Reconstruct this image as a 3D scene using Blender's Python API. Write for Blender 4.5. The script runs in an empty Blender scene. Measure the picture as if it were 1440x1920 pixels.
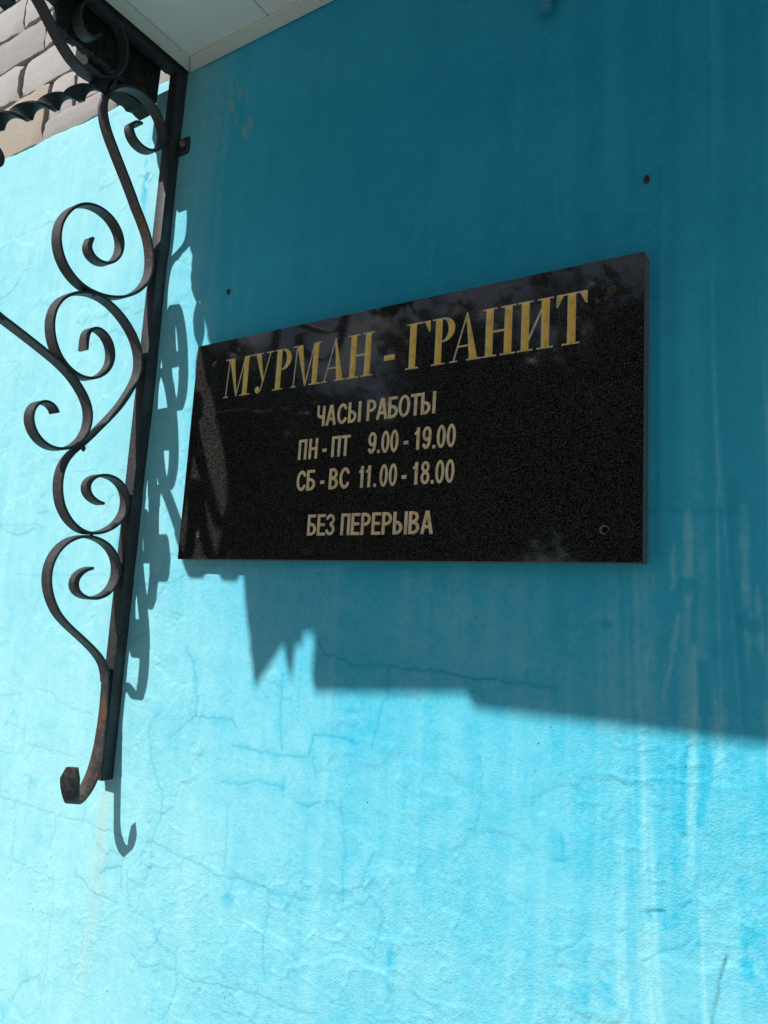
import bpy, bmesh, math, random
import numpy as np
from mathutils import Vector, Matrix

# ---------------------------------------------------------------- frame of the place
# wall face is the plane y = 0, the street lies at negative y; CZ is the eye height
CZ = 1.60
CY = -0.8045
SX, SZ = 0.42, 1.02            # sunlight: moves +x and -z for every metre travelled towards the wall
sc = bpy.context.scene

# ---------------------------------------------------------------- camera
cam_d = bpy.data.cameras.new('camera')
cam = bpy.data.objects.new('camera', cam_d)
sc.collection.objects.link(cam)
right = Vector((0.841962, 0.536476, 0.057384))
down = Vector((-0.029034, 0.151256, -0.988068))
fwd = Vector((-0.538755, 0.830250, 0.142928))
m = Matrix.Identity(4)
for r in range(3):
    m[r][0] = right[r]; m[r][1] = -down[r]; m[r][2] = -fwd[r]
m[0][3], m[1][3], m[2][3] = 0.0, CY, CZ
cam.matrix_world = m
cam_d.sensor_fit = 'HORIZONTAL'
cam_d.sensor_width = 36.0
cam_d.lens = 36.0 * 1371.34 / 1440.0
cam_d.clip_start = 0.02
cam_d.clip_end = 500.0
sc.camera = cam

# ---------------------------------------------------------------- sky and sun
to_sun = Vector((-SX, -1.0, SZ)).normalized()
elev = math.asin(to_sun.z)
azim = math.atan2(to_sun.x, to_sun.y)          # clockwise from +Y, as the sky texture measures it
world = bpy.data.worlds.new('World')
sc.world = world
world.use_nodes = True
wn, wl = world.node_tree.nodes, world.node_tree.links
wn.clear()
w_out = wn.new('ShaderNodeOutputWorld')
w_bg = wn.new('ShaderNodeBackground')
w_sky = wn.new('ShaderNodeTexSky')
w_sky.sky_type = 'NISHITA'
w_sky.sun_disc = False
w_sky.sun_elevation = elev
w_sky.sun_rotation = azim
w_sky.altitude = 60
w_sky.air_density = 1.0
w_sky.dust_density = 0.6
w_sky.ozone_density = 1.5
w_bg.inputs['Strength'].default_value = 0.062
# drifting cumulus all over the sky
w_tc = wn.new('ShaderNodeTexCoord')
w_n = wn.new('ShaderNodeTexNoise')
w_n.inputs['Scale'].default_value = 6.5
w_n.inputs['Detail'].default_value = 7
w_n.inputs['Roughness'].default_value = 0.55
w_r = wn.new('ShaderNodeValToRGB')
w_r.color_ramp.elements[0].position = 0.57
w_r.color_ramp.elements[1].position = 0.67
w_m = wn.new('ShaderNodeMixRGB')
w_m.inputs[2].default_value = (10, 10.4, 11.2, 1)
wl.new(w_tc.outputs['Generated'], w_n.inputs['Vector'])
wl.new(w_n.outputs['Fac'], w_r.inputs['Fac'])
wl.new(w_r.outputs['Color'], w_m.inputs[0])
wl.new(w_sky.outputs['Color'], w_m.inputs[1])
wl.new(w_m.outputs['Color'], w_bg.inputs['Color'])
wl.new(w_bg.outputs['Background'], w_out.inputs['Surface'])

sun_d = bpy.data.lights.new('sun', 'SUN')
sun_d.energy = 5.0
sun_d.angle = math.radians(0.55)
sun_d.color = (1.0, 0.955, 0.90)
sun = bpy.data.objects.new('sun', sun_d)
sc.collection.objects.link(sun)
sun.rotation_euler = (-to_sun).to_track_quat('-Z', 'Y').to_euler()
sun.location = (-3, -5, 8)

sc.view_settings.view_transform = 'Standard'
sc.view_settings.look = 'None'
sc.view_settings.gamma = 1.0
sc.view_settings.use_curve_mapping = False
sc.view_settings.exposure = 0.04

# ---------------------------------------------------------------- helpers
col = sc.collection
rng = random.Random(7)
nrng = np.random.default_rng(11)

def tag(o, label=None, cat=None, group=None, kind=None):
    if label: o['label'] = label
    if cat: o['category'] = cat
    if group: o['group'] = group
    if kind: o['kind'] = kind
    return o

def empty(name, loc=(0, 0, 0)):
    o = bpy.data.objects.new(name, None)
    o.empty_display_size = 0.1
    o.location = loc
    col.objects.link(o)
    return o

def link(name, me, mat=None, parent=None):
    o = bpy.data.objects.new(name, me)
    col.objects.link(o)
    if mat is not None and not me.materials: me.materials.append(mat)
    if parent is not None:
        o.parent = parent
        o.location = -Vector(parent.location)
        if parent.parent: o.location = Vector((0, 0, 0))
    return o

def mesh_np(name, verts, faces, smooth=False):
    """faces: (n,4) or (n,3) arrays or python lists"""
    me = bpy.data.meshes.new(name)
    if isinstance(faces, np.ndarray):
        n, k = faces.shape
        me.vertices.add(len(verts)); me.loops.add(n * k); me.polygons.add(n)
        me.vertices.foreach_set('co', np.asarray(verts, dtype=np.float32).ravel())
        me.loops.foreach_set('vertex_index', faces.astype(np.int32).ravel())
        me.polygons.foreach_set('loop_start', np.arange(0, n * k, k, dtype=np.int32))
        me.polygons.foreach_set('loop_total', np.full(n, k, dtype=np.int32))
    else:
        me.from_pydata([tuple(v) for v in verts], [], [tuple(f) for f in faces])
    if smooth:
        me.polygons.foreach_set('use_smooth', np.ones(len(me.polygons), dtype=bool))
    me.update(calc_edges=True)
    me.validate(clean_customdata=False)
    return me

def attr(me, name, vals):
    a = me.attributes.new(name, 'FLOAT', 'POINT')
    a.data.foreach_set('value', np.asarray(vals, dtype=np.float32).ravel())

def box_mesh(name, lo, hi, bevel=0.0, seg=1, jitter=0.0, r=None):
    bm = bmesh.new()
    bmesh.ops.create_cube(bm, size=1.0)
    lo, hi = Vector(lo), Vector(hi)
    for v in bm.verts:
        v.co = Vector((lo[i] + (v.co[i] + .5) * (hi[i] - lo[i]) for i in range(3)))
        if jitter:
            v.co += Vector(((r or rng).uniform(-jitter, jitter) for _ in range(3)))
    if bevel:
        bmesh.ops.bevel(bm, geom=list(bm.edges), offset=bevel, segments=seg, profile=.6, affect='EDGES')
    me = bpy.data.meshes.new(name)
    bm.to_mesh(me); bm.free()
    return me

def cyl_mesh(name, p, axis, rad, length, n=20, rad2=None, bevel=0.0):
    bm = bmesh.new()
    bmesh.ops.create_cone(bm, cap_ends=True, segments=n, radius1=rad, radius2=rad if rad2 is None else rad2, depth=length)
    if bevel:
        es = [e for e in bm.edges if len(e.link_faces) == 2 and abs(e.verts[0].co.z - e.verts[1].co.z) < 1e-6]
        bmesh.ops.bevel(bm, geom=es, offset=bevel, segments=2, affect='EDGES')
    q = Vector((0, 0, 1)).rotation_difference(Vector(axis).normalized())
    for v in bm.verts: v.co = q @ v.co + Vector(p)
    me = bpy.data.meshes.new(name)
    bm.to_mesh(me); bm.free()
    return me

def smooth_by_angle(me, ang=40):
    bm = bmesh.new(); bm.from_mesh(me)
    for f in bm.faces: f.smooth = True
    for e in bm.edges:
        if len(e.link_faces) == 2 and e.calc_face_angle(0) > math.radians(ang): e.smooth = False
    bm.to_mesh(me); bm.free()
    return me

# ---------------------------------------------------------------- node helpers
class NT:
    def __init__(self, name):
        self.mat = bpy.data.materials.new(name)
        self.mat.use_nodes = True
        self.nt = self.mat.node_tree
        self.n, self.l = self.nt.nodes, self.nt.links
        self.b = self.n['Principled BSDF']
    def new(self, t, **kw):
        nd = self.n.new(t)
        for k_, v in kw.items(): setattr(nd, k_, v)
        return nd
    def inp(self, sock, v):
        if hasattr(v, 'is_linked') or hasattr(v, 'node'): self.l.new(v, sock)
        else:
            if isinstance(v, (tuple, list)) and len(v) == 3 and sock.type == 'RGBA': v = (*v, 1)
            sock.default_value = v
    def obj(self): return self.new('ShaderNodeTexCoord').outputs['Object']
    def geo(self): return self.new('ShaderNodeNewGeometry').outputs['Position']
    def mapping(self, vec, scale=(1, 1, 1), loc=(0, 0, 0)):
        nd = self.new('ShaderNodeMapping'); self.inp(nd.inputs['Vector'], vec)
        nd.inputs['Scale'].default_value = scale; nd.inputs['Location'].default_value = loc
        return nd.outputs['Vector']
    def noise(self, vec, scale, detail=4, rough=.55, out='Fac', distort=0):
        nd = self.new('ShaderNodeTexNoise'); self.inp(nd.inputs['Vector'], vec)
        nd.inputs['Scale'].default_value = scale; nd.inputs['Detail'].default_value = detail
        nd.inputs['Roughness'].default_value = rough; nd.inputs['Distortion'].default_value = distort
        return nd.outputs[out]
    def voro(self, vec, scale, feature='F1', out='Distance'):
        nd = self.new('ShaderNodeTexVoronoi', feature=feature); self.inp(nd.inputs['Vector'], vec)
        nd.inputs['Scale'].default_value = scale
        return nd.outputs[out]
    def ramp(self, fac, a, b, va=0.0, vb=1.0):
        nd = self.new('ShaderNodeMapRange'); self.inp(nd.inputs['Value'], fac)
        nd.inputs['From Min'].default_value = a; nd.inputs['From Max'].default_value = b
        nd.inputs['To Min'].default_value = va; nd.inputs['To Max'].default_value = vb
        return nd.outputs['Result']
    def mix(self, fac, a, b, mode='MIX'):
        nd = self.new('ShaderNodeMixRGB', blend_type=mode)
        self.inp(nd.inputs[0], fac); self.inp(nd.inputs[1], a); self.inp(nd.inputs[2], b)
        return nd.outputs['Color']
    def math(self, op, a, b=0.0, clamp=False):
        nd = self.new('ShaderNodeMath', operation=op, use_clamp=clamp)
        self.inp(nd.inputs[0], a); self.inp(nd.inputs[1], b)
        return nd.outputs[0]
    def attr(self, name):
        return self.new('ShaderNodeAttribute', attribute_name=name).outputs['Fac']
    def bump(self, h, dist, strength=1.0, normal=None):
        nd = self.new('ShaderNodeBump'); self.inp(nd.inputs['Height'], h)
        nd.inputs['Distance'].default_value = dist; nd.inputs['Strength'].default_value = strength
        if normal is not None: self.inp(nd.inputs['Normal'], normal)
        return nd.outputs['Normal']
    def sep(self, vec):
        nd = self.new('ShaderNodeSeparateXYZ'); self.inp(nd.inputs[0], vec); return nd.outputs
    def set(self, **kw):
        for k_, v in kw.items(): self.inp(self.b.inputs[k_.replace('_', ' ')], v)
        return self.mat

# ---------------------------------------------------------------- materials
def mat_stucco():
    t = NT('turquoise_stucco')
    p = t.geo()
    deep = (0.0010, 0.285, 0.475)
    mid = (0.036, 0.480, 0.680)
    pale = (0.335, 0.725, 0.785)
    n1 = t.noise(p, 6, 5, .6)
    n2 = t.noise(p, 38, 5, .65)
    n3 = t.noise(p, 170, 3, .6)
    fade_light = t.attr('fade_light')  # worn tone together with painted sunlit and shaded tone
    f = t.math('ADD', fade_light, t.ramp(n1, .3, .7, -.06, .06))
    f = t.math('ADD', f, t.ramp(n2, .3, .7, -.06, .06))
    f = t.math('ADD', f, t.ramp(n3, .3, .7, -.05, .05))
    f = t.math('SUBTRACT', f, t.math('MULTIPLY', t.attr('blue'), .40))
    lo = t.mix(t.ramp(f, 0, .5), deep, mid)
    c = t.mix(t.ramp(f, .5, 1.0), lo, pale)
    # flakes of paint gone, bare lime showing
    c = t.mix(t.attr('chip'), c, (.30, .43, .45))
    # rusty run below the bracket
    c = t.mix(t.attr('rust'), c, (.60, .58, .42))
    # crack lines hold dirt and unfaded paint
    c = t.mix(t.math('MULTIPLY', t.attr('crack'), t.ramp(n2, .36, .60, .25, 1.0)), c, (.030, .16, .20))
    # tiny pits
    v = t.voro(p, 58, 'F1')
    pit = t.math('MULTIPLY', t.ramp(v, .10, .045), t.ramp(t.noise(p, 9, 2), .56, .62))
    c = t.mix(t.math('MULTIPLY', pit, .8), c, (.03, .10, .12))
    rough_area = t.attr('grain')
    g = t.math('ADD', t.math('MULTIPLY', t.noise(p, 480, 2, .5), 1.0), t.math('MULTIPLY', t.noise(p, 150, 2, .5), .9))
    g = t.math('MULTIPLY', g, rough_area)
    nrm = t.bump(g, 0.0006, 1.0)
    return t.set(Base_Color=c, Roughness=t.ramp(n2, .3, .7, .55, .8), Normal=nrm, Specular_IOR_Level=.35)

def mat_granite():
    t = NT('black_granite')
    p = t.geo()
    v = t.voro(p, 1500, 'F1', 'Color')
    s = t.sep(v)
    fleck = t.ramp(s[0], .50, 1.0)
    base = t.mix(fleck, (.0015, .0016, .0018), (.080, .077, .073))
    n = t.noise(p, 26, 4, .6)
    dust = t.math('MULTIPLY', t.ramp(t.noise(p, 9, 5, .7), .55, .8), .02)
    base = t.mix(dust, base, (.30, .30, .28))
    return t.set(Base_Color=base, Roughness=t.ramp(n, .3, .7, .03, .07), Specular_IOR_Level=.6,
                 Normal=t.bump(t.noise(p, 11, 2), .0006, .08))

def mat_granite_edge():
    t = NT('sawn_granite')
    p = t.geo()
    n = t.noise(p, 500, 4, .6)
    c = t.mix(n, (.085, .082, .075), (.17, .165, .15))
    return t.set(Base_Color=c, Roughness=.75, Normal=t.bump(n, .001, .6))

def mat_letter(name, gold, grey):
    t = NT(name)
    p = t.geo()
    d = t.attr('deep')
    n = t.noise(p, 160, 4, .65)
    n2 = t.noise(p, 45, 3, .6)
    wear = t.math('ADD', d, t.ramp(n, .3, .7, -.35, .25))
    wear = t.math('ADD', wear, t.ramp(n2, .3, .7, -.30, .25))
    c = t.mix(t.ramp(wear, .05, .55), grey, gold)
    c = t.mix(t.math('MULTIPLY', t.ramp(t.noise(p, 110, 3), .50, .72), .45), c, (.42, .20, .06))
    return t.set(Base_Color=c, Roughness=t.ramp(n, .3, .7, .38, .58), Metallic=t.ramp(wear, .1, .6, .0, .30),
                 Normal=t.bump(n, .0012, .6))

def mat_iron():
    t = NT('black_painted_iron')
    p = t.geo()
    n = t.noise(p, 30, 5, .65)
    n2 = t.noise(p, 140, 5, .7)
    c = t.mix(n, (.014, .016, .019), (.034, .036, .039))
    chalk = t.math('MULTIPLY', t.ramp(n2, .45, .75), .5)
    c = t.mix(chalk, c, (.105, .10, .105))
    r = t.math('ADD', t.math('MULTIPLY', t.attr('rusty'), .55), t.ramp(t.noise(p, 14, 5, .7), .45, .8, -.12, .25))
    r = t.math('ADD', r, t.ramp(n2, .35, .7, -.25, .2))
    c = t.mix(t.ramp(r, .22, .42), c, (.105, .052, .030))
    return t.set(Base_Color=c, Roughness=t.ramp(n2, .3, .7, .45, .65), Specular_IOR_Level=.42,
                 Normal=t.bump(t.math('ADD', n2, n), .0012, .45))

def mat_rust(name='rusty_steel', a=(.16, .060, .025), b=(.045, .022, .014)):
    t = NT(name)
    p = t.geo()
    n = t.noise(p, 220, 5, .65)
    return t.set(Base_Color=t.mix(n, a, b), Roughness=.8, Normal=t.bump(n, .0015, .7))

def mat_pvc():
    t = NT('white_pvc')
    p = t.geo()
    n = t.noise(p, 12, 5, .6)
    spots = t.ramp(t.noise(p, 70, 4, .7), .66, .76)
    c = t.mix(n, (.86, .88, .84), (.80, .82, .77))
    c = t.mix(t.math('MULTIPLY', spots, .55), c, (.36, .30, .20))
    return t.set(Base_Color=c, Roughness=.42, Normal=t.bump(n, .002, .2))

def mat_trim():
    t = NT('aged_white_trim')
    p = t.geo()
    n = t.noise(p, 25, 5, .65)
    c = t.mix(n, (.82, .83, .75), (.72, .72, .63))
    c = t.mix(t.math('MULTIPLY', t.ramp(t.noise(p, 60, 4, .7), .60, .75), .7), c, (.22, .17, .11))
    return t.set(Base_Color=c, Roughness=.5)

def mat_tar():
    t = NT('tarred_timber')
    p = t.geo()
    m_ = t.mapping(p, (9, 2, 9))
    n = t.noise(m_, 14, 6, .7)
    c = t.mix(n, (.008, .008, .009), (.026, .022, .020))
    return t.set(Base_Color=c, Roughness=.85, Normal=t.bump(n, .006, .8))

def mat_char():
    t = NT('charred_flaking_wood')
    p = t.geo()
    v = t.voro(t.mapping(p, (1.2, 1, .6)), 110, 'DISTANCE_TO_EDGE')
    n = t.noise(p, 60, 4)
    c = t.mix(t.ramp(v, .02, .12), (.006, .006, .006), t.mix(n, (.008, .011, .013), (.024, .029, .031)))
    c = t.mix(t.ramp(t.noise(p, 33, 3), .62, .68), c, (.10, .035, .012))
    return t.set(Base_Color=c, Roughness=.8, Normal=t.bump(v, .004, .9))

def mat_brick(name, a, b):
    t = NT(name)
    p = t.geo()
    n = t.noise(p, 18, 5, .6)
    n2 = t.noise(p, 150, 4, .65)
    c = t.mix(n, a, b)
    c = t.mix(t.math('MULTIPLY', t.ramp(t.voro(p, 70), .11, .05), t.ramp(t.noise(p, 13), .5, .6)), c, (.10, .08, .06))
    c = t.mix(t.math('MULTIPLY', t.ramp(n2, .5, .8), .3), c, (.45, .42, .37))
    return t.set(Base_Color=c, Roughness=.9, Normal=t.bump(t.math('ADD', n2, n), .0022, .8), Specular_IOR_Level=.2)

def mat_mortar():
    t = NT('crumbling_mortar')
    p = t.geo()
    n = t.noise(p, 90, 6, .7)
    n2 = t.noise(p, 12, 4)
    c = t.mix(n, (.10, .08, .055), (.38, .33, .25))
    c = t.mix(t.ramp(n2, .55, .7), c, (.14, .11, .075))
    return t.set(Base_Color=c, Roughness=.95, Normal=t.bump(n, .014, 1.0), Specular_IOR_Level=.1)

def mat_far_brick():
    t = NT('brick_course')
    p = t.geo()
    s = t.sep(p)
    cb = t.new('ShaderNodeCombineXYZ')
    t.l.new(s[0], cb.inputs[0]); t.l.new(s[2], cb.inputs[1])
    bt = t.new('ShaderNodeTexBrick')
    t.l.new(cb.outputs[0], bt.inputs['Vector'])
    bt.inputs['Scale'].default_value = 1.0
    bt.inputs['Brick Width'].default_value = .26; bt.inputs['Row Height'].default_value = .097
    bt.inputs['Mortar Size'].default_value = .006
    bt.inputs['Color1'].default_value = (.46, .43, .40, 1); bt.inputs['Color2'].default_value = (.38, .36, .34, 1)
    bt.inputs['Mortar'].default_value = (.26, .22, .16, 1)
    return t.set(Base_Color=bt.outputs['Color'], Roughness=.9, Normal=t.bump(bt.outputs['Fac'], -.006, .7))

def mat_simple(name, a, b, scale=20, rough=.7, bump=.002, metallic=0.0):
    t = NT(name)
    p = t.geo()
    n = t.noise(p, scale, 5, .62)
    return t.set(Base_Color=t.mix(n, a, b), Roughness=rough, Metallic=metallic, Normal=t.bump(n, bump, .6))

def mat_leaf(name, a, b):
    t = NT(name)
    oi = t.new('ShaderNodeNewGeometry')
    n = t.noise(oi.outputs['Position'], 1.6, 3)
    c = t.mix(n, a, b)
    return t.set(Base_Color=c, Roughness=.5)

M_stucco = mat_stucco()
M_granite = mat_granite()
M_gedge = mat_granite_edge()
M_gold = mat_letter('gilded_engraving', (1.0, .68, .17), (.60, .57, .50))
M_pale = mat_letter('worn_gilding', (.95, .72, .36), (.72, .67, .58))
M_iron = mat_iron()
M_rust = mat_rust()
M_pvc = mat_pvc()
M_trim = mat_trim()
M_tar = mat_tar()
M_char = mat_char()
M_mortar = mat_mortar()
M_brick = [mat_brick('silicate_brick_a', (.37, .36, .35), (.46, .45, .44)),
           mat_brick('silicate_brick_b', (.29, .28, .27), (.38, .365, .35)),
           mat_brick('smeared_brick', (.34, .30, .25), (.42, .375, .31))]
M_farbrick = mat_far_brick()
M_plug = mat_rust('rotten_dowel', (.10, .05, .02), (.025, .016, .010))
M_sheet = mat_simple('weathered_sheet_metal', (.30, .31, .32), (.22, .22, .22), 6, .5, .002, .6)
M_ground = mat_simple('worn_concrete', (.20, .195, .19), (.27, .265, .255), 3, .9, .004)
M_lawn = mat_simple('lawn', (.035, .065, .018), (.060, .095, .028), 8, .9, .03)
M_bark = mat_simple('bark', (.075, .06, .045), (.15, .13, .105), 12, .9, .02)
M_leaf = [mat_leaf('leaf_a', (.028, .060, .014), (.060, .105, .028)), mat_leaf('leaf_b', (.022, .050, .016), (.050, .085, .026))]
M_conduit = mat_simple('blue_painted_conduit', (.02, .24, .36), (.03, .32, .46), 60, .55, .001)
M_zinc = mat_simple('bolt_zinc', (.30, .28, .24), (.18, .15, .11), 150, .5, .001, .4)

# traced in place: cracks (width, stain, run), stains, wash streaks; bracket bars as (distance from wall, height above eye)
CRACKS= [(0.8, 0.4, [(-1.044, 0.033), (-0.994, 0.031), (-0.945, 0.034), (-0.908, 0.038), (-0.891, 0.047), (-0.844, 0.052)]), (0.8, 0.3, [(-0.932, 0.031), (-0.942, 0.016), (-0.951, 0.01)]), (0.8, 0.3, [(-1.034, -0.072), (-1.001, -0.066), (-0.981, -0.052), (-0.964, -0.045)]), (1.1, 0.5, [(-0.621, -0.035), (-0.605, -0.053), (-0.588, -0.052), (-0.563, -0.062), (-0.517, -0.06), (-0.481, -0.062), (-0.433, -0.061), (-0.399, -0.063), (-0.334, -0.065), (-0.283, -0.066)]), (0.6, 0.5, [(-0.505, -0.061), (-0.5, -0.092), (-0.513, -0.129), (-0.52, -0.165)]), (0.6, 0.8, [(-0.886, -0.199), (-0.836, -0.162), (-0.76, -0.159), (-0.751, -0.168)]), (0.6, 0.8, [(-0.836, -0.162), (-0.838, -0.12), (-0.852, -0.084), (-0.87, -0.063)]), (0.6, 1, [(-0.756, -0.193), (-0.686, -0.194), (-0.62, -0.19), (-0.613, -0.16), (-0.576, -0.158), (-0.542, -0.161)]), (0.5, 0.8, [(-0.611, -0.189), (-0.605, -0.214)]), (0.6, 0.7, [(-0.664, -0.186), (-0.672, -0.148), (-0.674, -0.086)]), (0.6, 0.7, [(-0.934, -0.179), (-0.934, -0.198), (-0.919, -0.243), (-0.891, -0.286), (-0.89, -0.311), (-0.904, -0.349), (-0.903, -0.376)]), (0.5, 0.5, [(-0.934, -0.179), (-0.918, -0.168)]), (0.6, 0.7, [(-0.85, -0.081), (-0.848, -0.111), (-0.835, -0.131), (-0.833, -0.16)]), (0.5, 0.5, [(-0.833, -0.16), (-0.852, -0.169), (-0.869, -0.192)]), (0.5, 0.2, [(-1.263, -0.257), (-1.179, -0.26), (-1.104, -0.26)]), (0.5, 0.2, [(-1.266, -0.162), (-1.199, -0.163), (-1.168, -0.179), (-1.127, -0.185), (-1.076, -0.188)]), (0.5, 0.2, [(-1.263, -0.257), (-1.263, -0.213), (-1.267, -0.192), (-1.296, -0.175), (-1.355, -0.186)]), (0.5, 0.2, [(-1.263, -0.257), (-1.282, -0.283), (-1.332, -0.283)]), (0.7, 0.3, [(-1.314, -0.36), (-1.265, -0.359), (-1.194, -0.359), (-1.115, -0.36), (-1.071, -0.355), (-1.037, -0.359), (-0.99, -0.358), (-0.959, -0.363)]), (0.5, 0.2, [(-1.265, -0.359), (-1.258, -0.399), (-1.255, -0.454)]), (0.6, 0.4, [(-1.144, -0.363), (-1.143, -0.39), (-1.152, -0.414)]), (0.6, 0.4, [(-1.067, -0.314), (-1.071, -0.354)]), (0.7, 0.6, [(-0.926, -0.359), (-0.907, -0.355), (-0.857, -0.361), (-0.801, -0.364), (-0.769, -0.372), (-0.715, -0.365), (-0.666, -0.369), (-0.599, -0.363)]), (0.6, 0.6, [(-0.666, -0.369), (-0.67, -0.405), (-0.672, -0.439), (-0.666, -0.475)]), (0.7, 0.9, [(-0.967, -0.384), (-0.963, -0.435)]), (1.1, 1.2, [(-1.016, -0.424), (-1.002, -0.413), (-0.968, -0.404)]), (0.9, 0.5, [(-1.075, -0.431), (-1.075, -0.441), (-1.056, -0.442), (-1.039, -0.453), (-1.005, -0.455), (-0.967, -0.457)]), (0.6, 0.6, [(-0.952, -0.406), (-0.941, -0.455), (-0.886, -0.463), (-0.869, -0.487), (-0.833, -0.495), (-0.828, -0.517), (-0.827, -0.539), (-0.844, -0.581)]), (0.7, 0.4, [(-0.926, -0.517), (-0.899, -0.528), (-0.863, -0.514), (-0.812, -0.515), (-0.764, -0.511), (-0.739, -0.506), (-0.68, -0.498), (-0.622, -0.499), (-0.58, -0.491)]), (0.5, 0.2, [(-1.27, -0.489), (-1.25, -0.454), (-1.191, -0.456), (-1.133, -0.458), (-1.124, -0.486), (-1.126, -0.545), (-1.122, -0.595), (-1.129, -0.654), (-1.166, -0.683), (-1.202, -0.662)]), (0.5, 0.5, [(-0.757, -0.274), (-0.752, -0.33), (-0.756, -0.363)]), (0.6, 0.9, [(-0.771, -0.246), (-0.737, -0.244), (-0.705, -0.232), (-0.661, -0.234)]), (0.8, 0.9, [(-0.632, -0.25), (-0.613, -0.251), (-0.595, -0.242)]), (1.8, 0.2, [(-0.111, -0.295), (-0.115, -0.309), (-0.118, -0.32), (-0.121, -0.34), (-0.124, -0.358), (-0.126, -0.376)]), (1.4, 0.5, [(-0.151, -0.263), (-0.148, -0.259), (-0.143, -0.254)]), (1.6, 1.2, [(-0.184, -0.274), (-0.177, -0.271), (-0.167, -0.269)]), (0.8, 0.4, [(-0.186, -0.32), (-0.171, -0.308), (-0.152, -0.3), (-0.142, -0.288)]), (0.8, 0.2, [(-0.211, -0.3), (-0.2, -0.293)]), (0.8, 0.3, [(-0.277, -0.339), (-0.265, -0.33), (-0.248, -0.314)]), (0.5, 0.9, [(-0.279, -0.245), (-0.271, -0.245), (-0.264, -0.242)]), (0.5, 0.8, [(-0.269, -0.245), (-0.27, -0.232), (-0.273, -0.217)]), (0.4, 0.9, [(-0.167, 0.132), (-0.144, 0.13), (-0.123, 0.128), (-0.101, 0.126)]), (0.5, 0.3, [(-1.426, 0.137), (-1.31, 0.138), (-1.269, 0.131)]), (0.5, 0.2, [(-1.351, 0.042), (-1.274, 0.04), (-1.185, 0.044), (-1.118, 0.045), (-1.076, 0.044)]), (0.5, 0.3, [(-1.208, 0.234), (-1.143, 0.232), (-1.122, 0.256)]), (0.5, 0.2, [(-1.243, 0.118), (-1.221, 0.037), (-1.202, 0.016)]), (0.5, 0.2, [(-1.415, 0.806), (-1.392, 0.778), (-1.4, 0.69), (-1.411, 0.61)]), (0.6, 0.3, [(-1.579, 0.758), (-1.5, 0.776), (-1.347, 0.773)]), (0.4, 0.4, [(-0.37, -0.153), (-0.365, -0.199), (-0.374, -0.236)]), (0.4, 0.5, [(-0.562, -0.234), (-0.55, -0.296), (-0.551, -0.36)]), (0.5, 0.4, [(-0.509, -0.287), (-0.522, -0.328), (-0.488, -0.356), (-0.501, -0.401)])]
SPOTS= [(-0.097, 0.025, 0.008, 0.01, 1), (-0.091, 0.016, 0.01, 0.01, 1), (-0.144, 0.052, 0.01, 0.009, 0.8), (-0.227, 0.009, 0.005, 0.006, 0.8), (-0.118, -0.014, 0.005, 0.006, 0.9), (-0.155, -0.02, 0.009, 0.011, 0.5), (-0.657, -0.232, 0.004, 0.01, 1), (-1.226, -0.321, 0.018, 0.006, 0.7), (-1.229, -0.328, 0.003, 0.02, 0.6), (-0.744, -0.395, 0.012, 0.014, 0.6), (-1.175, -0.4, 0.014, 0.012, 0.5), (-1.307, -0.213, 0.006, 0.012, 0.5), (-0.91, -0.381, 0.012, 0.03, 0.35), (-0.972, -0.322, 0.02, 0.01, 0.3), (-0.175, -0.276, 0.018, 0.01, 0.9), (-0.138, -0.283, 0.012, 0.01, 0.8), (-0.223, -0.347, 0.008, 0.012, 0.7), (-0.089, -0.292, 0.012, 0.03, 0.7), (-1.095, 0.793, 0.01, 0.07, 1.3), (-1.051, 0.481, 0.007, 0.12, 0.7), (-1.061, 0.108, 0.005, 0.05, 0.6), (-0.226, -0.37, 0.03, 0.012, 0.4), (-1.159, -0.616, 0.04, 0.02, 0.35), (-1.227, -0.694, 0.03, 0.02, 0.5), (-1.01, -0.288, 0.012, 0.012, 0.5), (-0.477, -0.407, 0.005, 0.03, 0.6)]
STREAKS= [(0.006, 1, [(-0.18, 0.063), (-0.184, -0.007), (-0.191, -0.084), (-0.196, -0.143)]), (0.005, 1, [(-0.154, 0.022), (-0.162, -0.033), (-0.169, -0.065)]), (0.008, 1.1, [(-0.144, 0.127), (-0.143, 0.033), (-0.14, -0.073), (-0.141, -0.15), (-0.142, -0.23)]), (0.007, 0.8, [(-0.121, 0.127), (-0.119, 0.04), (-0.117, -0.055), (-0.115, -0.126)]), (0.007, 0.7, [(-0.091, 0.131), (-0.091, 0.051), (-0.086, -0.052), (-0.081, -0.15)]), (0.005, 1, [(-0.08, 0.051), (-0.078, -0.041), (-0.074, -0.124)]), (0.006, 1, [(-0.196, -0.143), (-0.204, -0.171), (-0.212, -0.22), (-0.219, -0.268)]), (0.005, 0.8, [(-0.183, -0.136), (-0.187, -0.168), (-0.193, -0.221), (-0.198, -0.263)]), (0.006, 0.8, [(-0.159, 0.128), (-0.159, 0.049)]), (0.006, -1, [(-0.13, -0.03), (-0.129, -0.087), (-0.128, -0.133), (-0.133, -0.179)]), (0.005, -0.9, [(-0.148, -0.1), (-0.149, -0.136), (-0.151, -0.192)]), (0.006, -0.8, [(-0.101, 0.159), (-0.104, 0.072), (-0.098, -0.017), (-0.089, -0.102)]), (0.005, -0.7, [(-0.133, 0.127), (-0.137, 0.05), (-0.139, -0.004)]), (0.012, -0.8, [(-0.178, 0.163), (-0.177, 0.071)])]
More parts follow.
